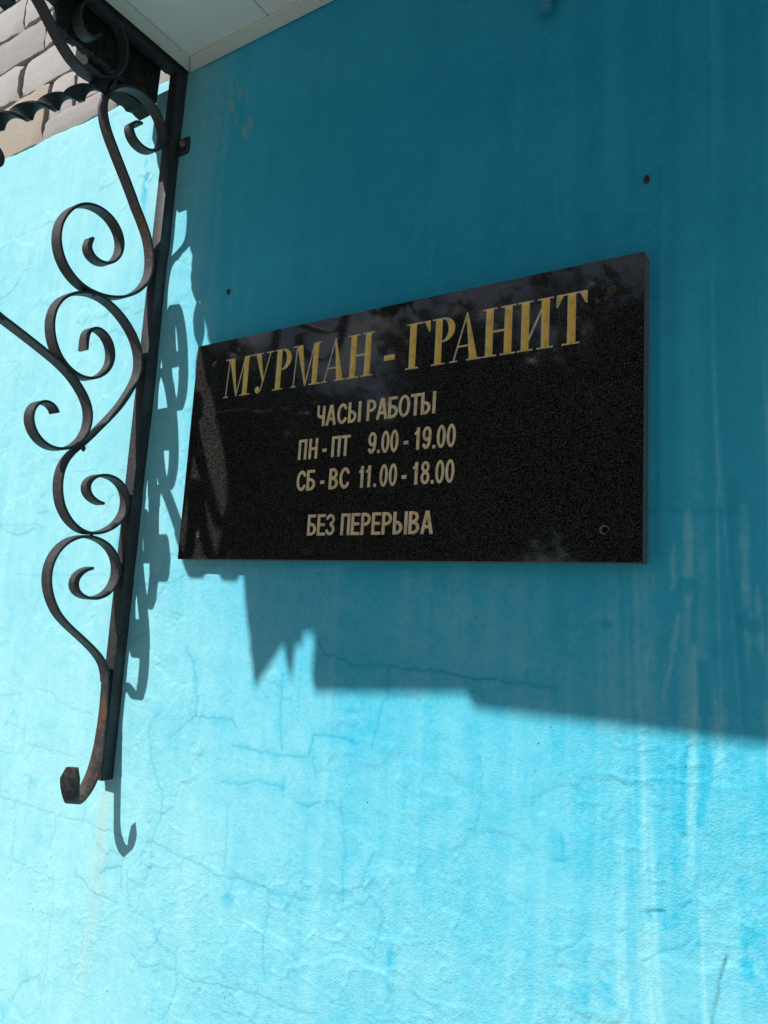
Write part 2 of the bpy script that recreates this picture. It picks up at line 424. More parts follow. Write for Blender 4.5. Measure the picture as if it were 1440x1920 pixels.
SCROLL_A= [(0.0811, 0.8201), (0.0939, 0.8176), (0.1016, 0.8068), (0.0984, 0.7973), (0.0931, 0.7861), (0.0793, 0.7802), (0.0626, 0.7802), (0.0466, 0.788), (0.0315, 0.8068), (0.0275, 0.8306), (0.0376, 0.8545), (0.0608, 0.8723), (0.0852, 0.878), (0.1107, 0.872), (0.1339, 0.8557), (0.1482, 0.8357), (0.1531, 0.8154), (0.1524, 0.7989), (0.1473, 0.7827), (0.1373, 0.7639), (0.1247, 0.7493), (0.1112, 0.7292), (0.0924, 0.7061), (0.0729, 0.6798), (0.076, 0.6793), (0.055, 0.6561), (0.0405, 0.6346), (0.0329, 0.6152), (0.0279, 0.5945), (0.027, 0.569), (0.0329, 0.5492), (0.0467, 0.5277), (0.0669, 0.5099), (0.0904, 0.4982), (0.1107, 0.4916), (0.1367, 0.4894), (0.1526, 0.4917), (0.1716, 0.499), (0.1869, 0.5126), (0.197, 0.5283), (0.2039, 0.5504), (0.2031, 0.5739), (0.1931, 0.5998), (0.1765, 0.6193), (0.1582, 0.6305), (0.1352, 0.6334), (0.1135, 0.6284), (0.096, 0.6125), (0.0889, 0.5937), (0.0909, 0.5734), (0.101, 0.5562), (0.1148, 0.5458), (0.1292, 0.5431), (0.1444, 0.548), (0.1531, 0.5598), (0.1467, 0.5762)]
SCROLL_B= [(0.1339, 0.3929), (0.1348, 0.4106), (0.1349, 0.4222), (0.1264, 0.4332), (0.1138, 0.4367), (0.0982, 0.4306), (0.0874, 0.4172), (0.0831, 0.4001), (0.0845, 0.3836), (0.0929, 0.3676), (0.1074, 0.3547), (0.1237, 0.3475), (0.1404, 0.3473), (0.1604, 0.3534), (0.1753, 0.3659), (0.1866, 0.3818), (0.1929, 0.3993), (0.1966, 0.4177), (0.1942, 0.4386), (0.1862, 0.457), (0.1707, 0.4723), (0.1515, 0.4831), (0.1309, 0.4892), (0.1073, 0.4885), (0.0849, 0.4801), (0.0611, 0.4649), (0.0428, 0.447), (0.0319, 0.4259), (0.0276, 0.4053), (0.0283, 0.3857), (0.0353, 0.3643), (0.0482, 0.3415), (0.0552, 0.323), (0.0761, 0.2962), (0.0938, 0.2735), (0.1086, 0.2545), (0.1206, 0.2391), (0.1353, 0.2258), (0.1442, 0.2116), (0.1497, 0.1934), (0.1501, 0.1764), (0.1476, 0.1576), (0.1412, 0.1395), (0.1299, 0.1243), (0.1147, 0.1119), (0.0972, 0.1045), (0.0804, 0.1059), (0.0607, 0.1104), (0.0415, 0.1232), (0.0282, 0.1392), (0.0229, 0.1583), (0.0252, 0.1763), (0.0333, 0.1906), (0.0485, 0.2008), (0.0671, 0.2044), (0.0842, 0.2003), (0.0976, 0.1926), (0.103, 0.1803), (0.1, 0.1684), (0.0906, 0.1613), (0.0813, 0.1566), (0.0711, 0.1557)]
BRACE= [(0.2773, 0.3956), (0.2532, 0.3886), (0.2279, 0.379), (0.2017, 0.3691), (0.1744, 0.3588), (0.1542, 0.3479), (0.1358, 0.3335), (0.1225, 0.3172), (0.1137, 0.304), (0.1105, 0.2845), (0.1129, 0.2661), (0.1205, 0.2491), (0.1338, 0.2348), (0.1515, 0.2266), (0.1695, 0.2242), (0.1854, 0.2288), (0.1993, 0.2397), (0.2081, 0.254), (0.2103, 0.2699), (0.2053, 0.2844), (0.194, 0.2931), (0.1812, 0.2925), (0.1727, 0.2875), (0.1691, 0.28)]
SCROLL_C= [(0.0775, 0.0513), (0.0897, 0.0478), (0.0995, 0.0385), (0.1037, 0.0285), (0.1021, 0.0166), (0.0927, 0.0076), (0.0782, 0.0031), (0.0612, 0.0032), (0.0446, 0.0103), (0.0315, 0.0237), (0.0263, 0.0418), (0.0274, 0.062), (0.0375, 0.0814), (0.0557, 0.0946), (0.0769, 0.1008), (0.0967, 0.1009), (0.1152, 0.0949), (0.1324, 0.0832), (0.1444, 0.0654), (0.1495, 0.0461), (0.1495, 0.0275), (0.1446, 0.0093), (0.1357, -0.0088), (0.1246, -0.0246), (0.1082, -0.0386), (0.0845, -0.0547), (0.0629, -0.0702), (0.0437, -0.0861), (0.0333, -0.0985), (0.027, -0.1133), (0.0242, -0.1281)]
TAIL= [(0.0263, -0.1182), (0.024, -0.1428), (0.0244, -0.167), (0.0258, -0.2007), (0.0301, -0.2336), (0.0346, -0.2637), (0.0378, -0.2819), (0.0427, -0.2974), (0.0486, -0.3052), (0.0523, -0.3016), (0.0527, -0.2843), (0.0499, -0.2639)]
TOP= [(0.1766, 0.918), (0.1855, 0.9024), (0.1994, 0.8987), (0.2108, 0.9052), (0.2172, 0.9208), (0.2167, 0.9367), (0.2101, 0.9526), (0.1947, 0.9723), (0.171, 0.9741), (0.1473, 0.9679), (0.129, 0.9477), (0.1218, 0.9222), (0.1257, 0.8921), (0.1382, 0.8687), (0.1551, 0.8531), (0.1775, 0.8415), (0.1986, 0.8392), (0.2166, 0.8446), (0.2333, 0.8556), (0.2503, 0.8709), (0.2652, 0.8855), (0.2765, 0.8978)]
TWIST= [(0.1426, 0.8585), (0.1745, 0.8186), (0.2136, 0.783), (0.2504, 0.7511), (0.2847, 0.7183), (0.3163, 0.6817)]

# ================================================================= GROUND
g = link('ground', mesh_np('ground', [(-120, -140, 0), (120, -140, 0), (120, .3, 0), (-120, .3, 0)], [(0, 1, 2, 3)]), M_ground)
tag(g, kind='structure')
lawn = link('lawn', mesh_np('lawn', [(-110, -130, .004), (110, -130, .004), (110, -9, .004), (-110, -9, .004)], [(0, 1, 2, 3)]), M_lawn)
tag(lawn, kind='structure')

# ================================================================= WALL
wall = empty('building_wall', (0, 0, 0))
tag(wall, 'turquoise painted stucco wall with cracked faded plaster and bare grey brick above', 'wall')

def axis(segs):
    out = [np.array([segs[0][0]])]
    for a, b, st in segs:
        n = max(1, int(round((b - a) / st)))
        out.append(np.linspace(a, b, n + 1)[1:])
    return np.concatenate(out)

def vnoise(shape_xy, X, Z, wl_x, wl_z, seed, octs=4, pers=.5):
    """value noise fbm on arbitrary coordinates"""
    r = np.random.default_rng(seed)
    out = np.zeros_like(X); amp = 1.0; tot = 0
    for o in range(octs):
        tab = r.uniform(-1, 1, (257, 257))
        u = X / wl_x * 2 ** o + 37.3; v = Z / wl_z * 2 ** o + 91.7
        iu = np.floor(u).astype(int); iv = np.floor(v).astype(int)
        fu = u - iu; fv = v - iv
        fu = fu * fu * (3 - 2 * fu); fv = fv * fv * (3 - 2 * fv)
        iu %= 256; iv %= 256
        a = tab[iu, iv] * (1 - fu) + tab[iu + 1, iv] * fu
        b = tab[iu, iv + 1] * (1 - fu) + tab[iu + 1, iv + 1] * fu
        out += amp * (a * (1 - fv) + b * fv); tot += amp; amp *= pers
    return out / tot

def sstep(a, b, x):
    t = np.clip((x - a) / (b - a), 0, 1)
    return t * t * (3 - 2 * t)

def seg_dist(X, Z, p, q):
    dx, dz = q[0] - p[0], q[1] - p[1]
    L2 = dx * dx + dz * dz + 1e-12
    t = np.clip(((X - p[0]) * dx + (Z - p[1]) * dz) / L2, 0, 1)
    return np.hypot(X - p[0] - t * dx, Z - p[1] - t * dz), t

TOPZ = 0.985
xs = axis([(-6.0, -1.68, .12), (-1.68, .01, .002), (.01, 4.0, .12)])
zs = axis([(-CZ, -.74, .06), (-.74, TOPZ, .002)])
nx, nz = len(xs), len(zs)
X, Z = np.meshgrid(xs, zs, indexing='ij')

def jag(pts, seed, amp=.0035, step=.008):
    """a hand-traced crack run gets a broken edge"""
    r = random.Random(seed); out = [pts[0]]
    for p, q in zip(pts, pts[1:]):
        L = math.hypot(q[0] - p[0], q[1] - p[1]); n = max(1, int(L / step))
        for i in range(1, n):
            s = i / n
            out.append((p[0] + (q[0] - p[0]) * s + r.uniform(-amp, amp), p[1] + (q[1] - p[1]) * s + r.uniform(-amp, amp)))
        out.append(q)
    return out

crack = np.zeros_like(X); blue = np.zeros_like(X); groove = np.zeros_like(X)
def window(x0, x1, z0, z1):
    i0, i1 = np.searchsorted(xs, [x0, x1]); j0, j1 = np.searchsorted(zs, [z0, z1])
    return slice(i0, max(i1, i0 + 1)), slice(j0, max(j1, j0 + 1))
for ci, (wd, bl, pts) in enumerate(CRACKS):
    pts = jag(pts, 100 + ci, .0022, .007)
    for p, q in zip(pts, pts[1:]):
        R_ = .03
        W_ = window(min(p[0], q[0]) - R_, max(p[0], q[0]) + R_, min(p[1], q[1]) - R_, max(p[1], q[1]) + R_)
        d, _ = seg_dist(X[W_], Z[W_], p, q)
        c_ = np.clip(1.15 - d / (.0010 + .0005 * wd), 0, 1) * (.10 + .42 * wd)
        crack[W_] = np.maximum(crack[W_], c_)
        groove[W_] = np.maximum(groove[W_], np.exp(-(d / .0022) ** 2) * wd)
        blue[W_] = np.maximum(blue[W_], bl * (.22 * np.exp(-(d / .0026) ** 2) + .10 * np.exp(-(d / .012) ** 2)))
crack = np.clip(crack, 0, 1)
warp = vnoise(0, X, Z, .018, .018, 5, 3)
fine = vnoise(0, X, Z, .010, .014, 6, 3)
smear = vnoise(0, X, Z, .02, .16, 7, 3)
for (x, z, rx, rz, s) in SPOTS:
    W_ = window(x - 3.5 * rx, x + 3.5 * rx, z - 3.5 * rz, z + 3.5 * rz)
    d = ((X[W_] - x) / rx) ** 2 + ((Z[W_] - z) / rz) ** 2
    blue[W_] = np.maximum(blue[W_], s * .9 * np.exp(-d * (1 + .7 * warp[W_])) * sstep(-.45, .35, fine[W_]))

fade_light = np.full_like(X, .50)
# left and lower wall painted paler: sunlit brightness put into the colour, beside some fading
sunlit_left = sstep(-.45, -1.20, X + .10 * vnoise(0, X, Z, .35, .5, 21))
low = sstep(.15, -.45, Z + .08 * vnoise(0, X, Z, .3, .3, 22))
fade_light += .40 * np.maximum(sunlit_left, .0) + .22 * low * (1 - sunlit_left * .6)
high = sstep(.0, .75, Z + .08 * vnoise(0, X, Z, .3, .3, 23)) * (1 - sunlit_left)
fade_light -= .42 * high  # deeper paint towards the top carries the canopy's shade in its colour
# vertical brush marks
brush = vnoise(0, X, Z, .012, .50, 31, 3)
brush2 = vnoise(0, X, Z, .045, .9, 32, 3)
fade_light += (.05 + .06 * sstep(-.35, -.12, X)) * brush + .04 * brush2
# wash-down streaks on the right
right_run = sstep(-.26, -.14, X)
run = vnoise(0, X + .012 * vnoise(0, X, Z, .2, .5, 41), Z, .026, 1.1, 42, 3)
thin = vnoise(0, X + .010 * vnoise(0, X, Z, .2, .4, 43), Z, .013, 1.6, 44, 2)
fade_light += right_run * (.35 + .65 * sstep(.45, .05, Z)) * .72 * (.20 * run + .30 * sstep(.05, .40, thin) + .24 * sstep(.15, .45, vnoise(0, X + .05 * (Z - .2) + .008 * vnoise(0, X, Z, .2, .4, 45), Z, .009, 1.2, 46, 2)) - .04)
for (wd, v, pts) in STREAKS:
    for p, q in zip(pts, pts[1:]):
        R_ = .03
        W_ = window(min(p[0], q[0]) - R_, max(p[0], q[0]) + R_, min(p[1], q[1]) - R_, max(p[1], q[1]) + R_)
        d, _ = seg_dist(X[W_], Z[W_], p, q)
        e = sstep(wd * 1.2, wd * .35, d + .003 * warp[W_]) * sstep(-.55, .25, smear[W_])
        if v > 0: fade_light[W_] = np.maximum(fade_light[W_], (.5 * fade_light[W_] + .5 * (.68 + .18 * v)) * e)
        else: blue[W_] = np.maximum(blue[W_], -v * .40 * e)
# patch of unfaded paint where an older plate used to hang, with the paint ridge left along its edge
gx0, gx1, gz0, gz1 = -.873, -.173, .066, .532
inside = sstep(gx0 - .004, gx0 + .012, X) * sstep(gx1 + .0015, gx1 - .0015, X) * sstep(gz1 + .02, gz1 - .08, Z + .03 * warp) * sstep(gz0 - .006, gz0 + .006, Z)
blue = np.maximum(blue, inside * (.20 + .08 * vnoise(0, X, Z, .1, .1, 51)))
ridge = np.exp(-((X - gx1) / .0016) ** 2) * (Z < gz1) * (Z > gz0)
crack = np.maximum(crack, .55 * ridge * sstep(.40, .50, Z) * (vnoise(0, X, Z, .01, .02, 52) > .0))
rtop = np.exp(-((Z - gz1) / .0016) ** 2) * (X < gx1) * (X > -.215)
crack = np.maximum(crack, .5 * rtop * (vnoise(0, X, Z, .01, .01, 53) > -.1))
# scuffed flakes by the bracket foot plate
chipn = vnoise(0, X + .4 * Z, Z - .3 * X, .008, .040, 61, 4)
chipm = np.exp(-(((X + .885) / .050) ** 2 + ((Z - .835) / .065) ** 2))
chip = sstep(.20, .40, chipn * 1.5 + .30 * chipm - .30) * sstep(.15, .4, chipm)
chip = np.clip(chip, 0, 1) * .75
# rust run below the post
rw = np.exp(-((X + 1.022 + .010 * vnoise(0, X * 0, Z, 1, .12, 71) - .02 * (Z + .3)) / .016) ** 2) * sstep(-.26, -.32, Z) * sstep(-.80, -.34, Z)
rust = np.clip(rw * (.50 + .45 * vnoise(0, X, Z, .02, .12, 72)), 0, .6) * .5

grain_n = vnoise(0, X, Z, .28, .28, 81, 4)
grain = .40 + .55 * sstep(-.05, .35, grain_n) + .55 * sstep(.10, -.25, Z)
grain *= 1 - .45 * sstep(.1, .4, Z) * (1 - sunlit_left)

h = .0016 * vnoise(0, X, Z, .45, .45, 91, 3) + .0010 * vnoise(0, X, Z, .11, .09, 92, 4)
h += .00034 * vnoise(0, X, Z, .022, .020, 93, 3) * grain
# trowel ridges and old patches
pat = vnoise(0, X + .03 * warp, Z, .16, .13, 94, 3)
h += .0009 * sstep(.22, .27, pat) - .0007 * sstep(-.30, -.34, pat)
rg = np.abs(vnoise(0, X, Z, .05, .035, 95, 3))
h += .0009 * np.exp(-(rg / .035) ** 2) * sstep(.1, .35, grain_n) * sstep(.1, -.1, Z + .3 * sunlit_left)
h -= .00025 * groove
h -= .0003 * inside - .0005 * ridge
h -= .0006 * chip
inreg = ((X > -1.80) & (X < .12) & (Z > -.78)).astype(float)
# top lip of the plaster wanders against the brick
lip = TOPZ + .006 * vnoise(0, xs[:, None], 0 * xs[:, None], .05, 1, 96, 4)[:, 0] + .012 * sstep(-1.2, -1.7, xs)
Zw = Z + sstep(TOPZ - .05, TOPZ, Z) * (lip[:, None] - TOPZ)
edge_round = .010 * np.clip((Z - (TOPZ - .010)) / .010, 0, 1) ** 2.5
Y = -h + edge_round
# keep the plaster clear of plaque and bracket contact faces
V = np.stack([X, Y, Zw + CZ], -1).reshape(-1, 3)
idx = np.arange(nx * nz).reshape(nx, nz)
F = np.stack([idx[:-1, :-1], idx[1:, :-1], idx[1:, 1:], idx[:-1, 1:]], -1).reshape(-1, 4)
# back returns of the top lip
topv = np.stack([xs, np.full(nx, .03), lip + CZ], -1)
V = np.vstack([V, topv])
ti = np.arange(nx) + nx * nz
F = np.vstack([F, np.stack([idx[:-1, -1], idx[1:, -1], ti[1:], ti[:-1]], -1)])
st_me = mesh_np('stucco', V, F, smooth=True)
def padded(a, v=0.0): return np.concatenate([a.ravel(), np.full(nx, v)])
attr(st_me, 'fade_light', padded(fade_light, .4)); attr(st_me, 'blue', padded(blue)); attr(st_me, 'crack', padded(crack))
attr(st_me, 'chip', padded(chip)); attr(st_me, 'rust', padded(rust)); attr(st_me, 'grain', padded(np.clip(grain, 0, 1.5), .8))
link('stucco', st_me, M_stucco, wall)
del V, F, X, Y, Z, Zw, h

# rotten dowels in the two old screw holes
for (x, z) in ((-.849, .513), (-.188, .516)):
    bm = bmesh.new()
    n = 12
    r = random.Random(int(x * 1000))
    ring0 = [bm.verts.new((x + .0034 * math.cos(a) * r.uniform(.8, 1.15), -.0010, CZ + z + .0054 * math.sin(a) * r.uniform(.85, 1.15))) for a in (i * math.tau / n for i in range(n))]
    ring1 = [bm.verts.new((x + (v.co.x - x) * .72, -.0034, CZ + z + (v.co.z - CZ - z) * .72)) for v in ring0]
    ring2 = [bm.verts.new((x + (v.co.x - x) * .40, -.0022, CZ + z + (v.co.z - CZ - z) * .45)) for v in ring0]
    for a, b in ((ring0, ring1), (ring1, ring2)):
        for i in range(n): bm.faces.new((a[i], a[(i + 1) % n], b[(i + 1) % n], b[i]))
    bm.faces.new(ring2)
    me = bpy.data.meshes.new('dowel'); bm.to_mesh(me); bm.free()
    link('dowel', me, M_plug, wall)

# mortar bed behind the bricks, lumpy
mx = axis([(-3.2, -1.9, .05), (-1.9, -1.0, .005), (-1.0, 1.6, .05)])
mz = axis([(.93, 1.55, .005), (1.55, 2.05, .05)])
MX, MZ = np.meshgrid(mx, mz, indexing='ij')
my = .0185 - .009 * vnoise(0, MX, MZ, .022, .014, 201, 4) - .006 * vnoise(0, MX, MZ, .07, .05, 202, 2)
mi = np.arange(MX.size).reshape(MX.shape)
MF = np.stack([mi[:-1, :-1], mi[1:, :-1], mi[1:, 1:], mi[:-1, 1:]], -1).reshape(-1, 4)
link('mortar_bed', mesh_np('mortar_bed', np.stack([MX, my, MZ + CZ], -1).reshape(-1, 3), MF, True), M_mortar, wall)

# brick courses: traced joints in the visible corner, running bond elsewhere
rb = random.Random(3)
def brick_obj(x0, x1, z0, z1, mi_, proud=.004):
    """pressed brick with a knocked-about outline: gridded face, worn arrises, sides running back into the bed"""
    nu, nv = max(4, int((x1 - x0) / .022)), 5
    ph = [rb.uniform(0, 6.28) for _ in range(6)]
    tilt = rb.uniform(-.0022, .0022); tw = rb.uniform(-.0015, .0015)
    V, F = [], []
    def wob(t_, k_): return .0012 * math.sin(5.1 * t_ + ph[k_]) + .0009 * math.sin(13.0 * t_ + ph[(k_ + 2) % 6]) + rb.uniform(-.0010, .0010)
    L_ = x1 - x0; H_ = z1 - z0
    for i in range(nu + 1):
        for j in range(nv + 1):
            u, v = i / nu, j / nv
            eu = min(u, 1 - u) * L_; ev = min(v, 1 - v) * H_
            x_ = x0 + u * L_ + (wob(v * 3, 0) if i == 0 else wob(v * 3, 1) if i == nu else 0)
            z_ = z0 + v * H_ + (wob(u * 3, 2) if j == 0 else wob(u * 3, 3) if j == nv else 0)
            wear = .0030 * max(0, 1 - eu / .009) ** 2 + .0030 * max(0, 1 - ev / .009) ** 2
            if (i in (0, nu)) and (j in (0, nv)) and rb.random() < .25: wear += .006
            y_ = proud + wear + tilt * (u - .5) * 2 + tw * (v - .5) * 2 + rb.uniform(-.0005, .0005)
            V.append((x_, y_, CZ + z_))
    gi = lambda i, j: i * (nv + 1) + j
    for i in range(nu):
        for j in range(nv): F.append((gi(i, j), gi(i + 1, j), gi(i + 1, j + 1), gi(i, j + 1)))
    rim = [gi(i, 0) for i in range(nu)] + [gi(nu, j) for j in range(nv)] + [gi(i, nv) for i in range(nu, 0, -1)] + [gi(0, j) for j in range(nv, 0, -1)]
    b0 = len(V)
    for r_ in rim: V.append((V[r_][0], .06, V[r_][2]))
    n_ = len(rim)
    for q in range(n_): F.append((rim[(q + 1) % n_], rim[q], b0 + q, b0 + (q + 1) % n_))
    me = bpy.data.meshes.new('brick'); me.from_pydata(V, [], F); me.update()
    smooth_by_angle(me, 60)
    link('brick', me, M_brick[mi_], wall)

J = .0056
rows = [(.990, 1.046), (1.054, 1.143), (1.151, 1.240), (1.248, 1.335), (1.343, 1.434), (1.442, 1.530), (1.538, 1.627), (1.635, 1.724), (1.732, 1.820), (1.828, 1.917)]
traced = {0: [-1.483, -1.225, -.97, -.71], 1: [-1.735, -1.483, -1.389, -1.13, -.87], 2: [-1.868, -1.611, -1.345, -1.09], 3: [-1.79, -1.531, -1.27, -1.01], 4: [-1.89, -1.635, -1.38, -1.12]}
for ri, (z0, z1) in enumerate(rows):
    js = list(traced.get(ri, [-1.76 + (.13 if ri % 2 else 0), -1.50 + (.13 if ri % 2 else 0)]))
    while js[0] > -3.0: js.insert(0, js[0] - .26)
    while js[-1] < 1.4: js.append(js[-1] + .26)
    for a, b in zip(js, js[1:]):
        if ri == 0 and b < -1.47 and b > -1.50:      # the smeared block is two courses tall
            brick_obj(-1.735 + J, -1.483 - J, .998, 1.143, 2, .0055); continue
        if ri == 1 and abs(b + 1.483) < .01: continue
        brick_obj(a + J, b - J, z0, z1, rb.choice([0, 0, 1]), rb.uniform(.001, .009))
far = mesh_np('upper_brickwork', [(-6, .02, CZ + .93), (-3.2, .02, CZ + .93), (-3.2, .02, 6), (-6, .02, 6),
                                  (1.6, .02, CZ + .93), (4, .02, CZ + .93), (4, .02, 6), (1.6, .02, 6),
                                  (-3.2, .02, CZ + 1.925), (1.6, .02, CZ + 1.925), (1.6, .02, 6), (-3.2, .02, 6)],
              [(0, 1, 2, 3), (4, 5, 6, 7), (8, 9, 10, 11)])
link('upper_brickwork', far, M_farbrick, wall)
link('wall_core', box_mesh('wall_core', (-6, .07, 0), (4, .40, 6)), M_mortar, wall)

# ================================================================= PLAQUE
PX0, PZ0 = -.88455, CZ + .07198          # lower left corner of the polished face
PW, PH, PT = 700.0, 345.15, 22.0         # millimetres
plaque = empty('granite_plaque', (PX0 + .35, -.011, PZ0))
tag(plaque, 'polished black granite plaque with gilded engraved Cyrillic opening hours', 'sign')

def poly(*pts):
    pts = [np.array(p, float) for p in pts]
    ar = sum(p[0] * q[1] - q[0] * p[1] for p, q in zip(pts, pts[1:] + pts[:1]))
    sgn = 1 if ar > 0 else -1
    def f(x, z):
        d = np.full(np.shape(x), 1e9)
        for p, q in zip(pts, pts[1:] + pts[:1]):
            e = q - p; L = math.hypot(*e)
            d = np.minimum(d, sgn * (e[0] * (z - p[1]) - e[1] * (x - p[0])) / L)
        return d
    return f
def rect(x0, x1, z0, z1): return poly((x0, z0), (x1, z0), (x1, z1), (x0, z1))
def seg(p, q, w):
    p = np.array(p, float); q = np.array(q, float)
    e = (q - p) / math.hypot(*(q - p)); n = np.array([-e[1], e[0]]) * w / 2
    return poly(p + n, q + n, q - n, p - n)
def line(pts, w):
    def f(x, z):
        d = np.full(np.shape(x), 1e9)
        for p, q in zip(pts, pts[1:]): d = np.minimum(d, seg_dist(x, z, p, q)[0])
        return w / 2 - d
    return f
def ell(cx, cz, rx, rz):
    def f(x, z):
        u, v = (x - cx) / rx, (z - cz) / rz
        r = np.sqrt(u * u + v * v) + 1e-9
        gr = np.sqrt((u / rx) ** 2 + (v / rz) ** 2) / r + 1e-9
        return (1 - r) / gr
    return f
def sub(a, b): return lambda x, z: np.minimum(a(x, z), -b(x, z))
def clip(a, b): return lambda x, z: np.minimum(a(x, z), b(x, z))
def arc(cx, cz, rx, rz, a0, a1, n=18):
    return [(cx + rx * math.cos(math.radians(a0 + (a1 - a0) * i / n)), cz + rz * math.sin(math.radians(a0 + (a1 - a0) * i / n))) for i in range(n + 1)]

HC, SW, HR, SF = 62.6, 10.0, 2.2, 2.0
def stem(x): return [rect(x, x + SW, 0, HC)]
def foot(x0, x1): return [rect(x0, x1, 0, SF)]
def head(x0, x1): return [rect(x0, x1, HC - SF, HC)]
def serif_glyph(ch):
    if ch == 'М': return 55.4, stem(39.5) + foot(34, 55.4) + head(40, 54.2) + foot(0, 10.5) + head(.5, 14) + [seg((5.2, 0), (8.6, HC), HR), poly((8, HC), (19, HC), (28.5, 0), (26.2, 0)), seg((27.2, .5), (41, HC - 2), HR)]
    if ch == 'У': return 43, head(0, 23) + head(29, 43) + [poly((7, HC), (17.6, HC), (26.5, 20), (24, 16)), line([(37, HC - 1), (23.5, 12), (20.5, 4), (17.5, .6), (14.5, .6)], HR), ell(14.6, 5.2, 4.6, 5.2)]
    if ch == 'Р': return 33.6, stem(4.9) + foot(0, 20) + head(0, 16) + [clip(sub(ell(16.5, 46.2, 17.0, 16.4), ell(14.5, 46.2, 9.4, 14.3)), poly((14, 20), (60, 20), (60, 70), (14, 70)))]
    if ch == 'А': return 43, foot(0, 11) + foot(23.5, 43) + [seg((5.2, 0), (22.6, HC - 1), HR), poly((21.2, HC + .6), (24.0, HC + .6), (39, 0), (27.5, 0)), rect(10.5, 31, 18.6, 21.0)]
    if ch == 'Н': return 44.7, stem(5) + stem(29.7) + foot(0, 20.2) + foot(24.6, 44.7) + head(0, 20.2) + head(24.6, 44.7) + [rect(14, 31, 30.4, 33.2)]
    if ch == 'И': return 45, stem(5) + stem(30) + foot(0, 20.2) + foot(24.8, 45) + head(0, 20.2) + head(24.8, 45) + [seg((14.2, 13), (30.8, 50), 2.8)]
    if ch == 'Г': return 35.5, stem(4.9) + foot(0, 19.7) + head(0, 35.5) + [poly((35.5, HC), (35.5, 46.8), (33.9, 46.8), (27, HC - 1.5), (27, HC))]
    if ch == 'Т': return 36.6, stem(13.3) + foot(7, 28) + head(0, 36.6) + [poly((36.6, HC), (36.6, 47), (35, 47), (27.5, HC - 1.5), (27.5, HC)), poly((0, HC), (9.1, HC), (9.1, HC - 1.5), (1.6, 47), (0, 47))]
    if ch == '-': return 17.2, [rect(0, 17.2, 17.1, 24.8)]

H2, SV, SB_ = 29.2, 4.7, 4.0
def sans_glyph(ch):
    v = lambda x: rect(x, x + SV, 0, H2)
    b = lambda x0, x1, z: rect(x0, x1, z, z + SB_)
    T_ = H2 - SB_
    if ch == 'Ч': return 14.5, [v(9.8), line([(2.35, H2 - .2), (2.35, 19), (3.6, 15.4), (6.6, 13.6), (12, 13.6)], SV - .3)]
    if ch == 'А': return 18, [seg((2.3, 0), (8.6, H2), SV), seg((15.7, 0), (9.4, H2), SV), b(4.5, 13.5, 7)]
    if ch == 'С': return 17, [line(arc(9.0, 14.6, 6.7, 12.4, 38, 322, 26), SV - .2)]
    if ch == 'Ы': return 21.5, [v(0), v(16.8), clip(sub(ell(5.5, 8.7, 8.7, 8.7), ell(4.4, 8.7, 5.2, 4.7)), rect(3, 30, -2, 40)), b(3, 7, 0), b(3, 7, 13.4)]
    if ch == 'Р': return 15.2, [v(0), clip(sub(ell(6.4, 20.6, 8.8, 8.6), ell(5.2, 20.6, 5.4, 4.7)), rect(3, 30, -2, 40)), b(3, 7.5, T_), b(3, 7.5, 12)]
    if ch == 'Б': return 15.5, [v(0), b(0, 14, T_), clip(sub(ell(6.2, 8.8, 9.3, 8.8), ell(5.0, 8.8, 5.8, 4.8)), rect(3, 30, -2, 40)), b(3, 7.5, 0), b(3, 7.5, 13.6)]
    if ch == 'О': return 17.8, [sub(ell(8.9, 14.6, 8.9, 14.9), ell(8.9, 14.6, 4.4, 10.8))]
    if ch == 'Т': return 15.2, [v(5.25), b(0, 15.2, T_)]
    if ch == 'П': return 15.2, [v(0), v(10.5), b(0, 15.2, T_)]
    if ch == 'Н': return 15.6, [v(0), v(10.9), b(3, 12, 12.6)]
    if ch == 'В': return 15.8, [v(0), clip(sub(ell(6.6, 8.4, 9.2, 8.4), ell(5.4, 8.4, 5.6, 4.5)), rect(3, 30, -2, 40)), clip(sub(ell(6.2, 21.6, 8.2, 7.6), ell(5.0, 21.6, 4.8, 3.8)), rect(3, 30, -2, 40)), b(3, 7, 0), b(3, 7, 13), b(3, 7, T_)]
    if ch == 'Е': return 14.2, [v(0), b(0, 14.2, 0), b(0, 13, 12.8), b(0, 14, T_)]
    if ch == 'З': return 14.0, [line(arc(6.4, 21.6, 5.2, 5.5, 165, -80, 16), SV - .6), line(arc(6.4, 8.2, 5.6, 6.0, 80, -165, 16), SV - .6)]
    if ch == '9': return 13.2, [sub(ell(6.6, 19.8, 6.6, 9.6), ell(6.6, 19.8, 2.4, 5.6)), line([(10.9, 20), (10.8, 12), (9.6, 6), (7.2, 2.6), (4.6, 2.3), (2.4, 5.4)], SV - .4)]
    if ch == '0': return 12.7, [sub(ell(6.35, 14.6, 6.35, 14.9), ell(6.35, 14.6, 2.3, 10.6))]
    if ch == '8': return 13.0, [sub(ell(6.5, 8.2, 6.5, 8.4), ell(6.5, 8.2, 2.5, 4.4)), sub(ell(6.5, 22, 6.0, 7.4), ell(6.5, 22, 2.2, 3.7))]
    if ch == '1': return 7.2, [rect(2.6, 7.2, 0, H2), line([(1.2, 21.5), (3.4, 23.5), (4.9, 27.0)], 3.6)]
    if ch == '.': return 4.3, [rect(0, 4.3, 0, 4.5)]
    if ch == '-': return 7.2, [rect(0, 7.2, 8.4, 13.2)]

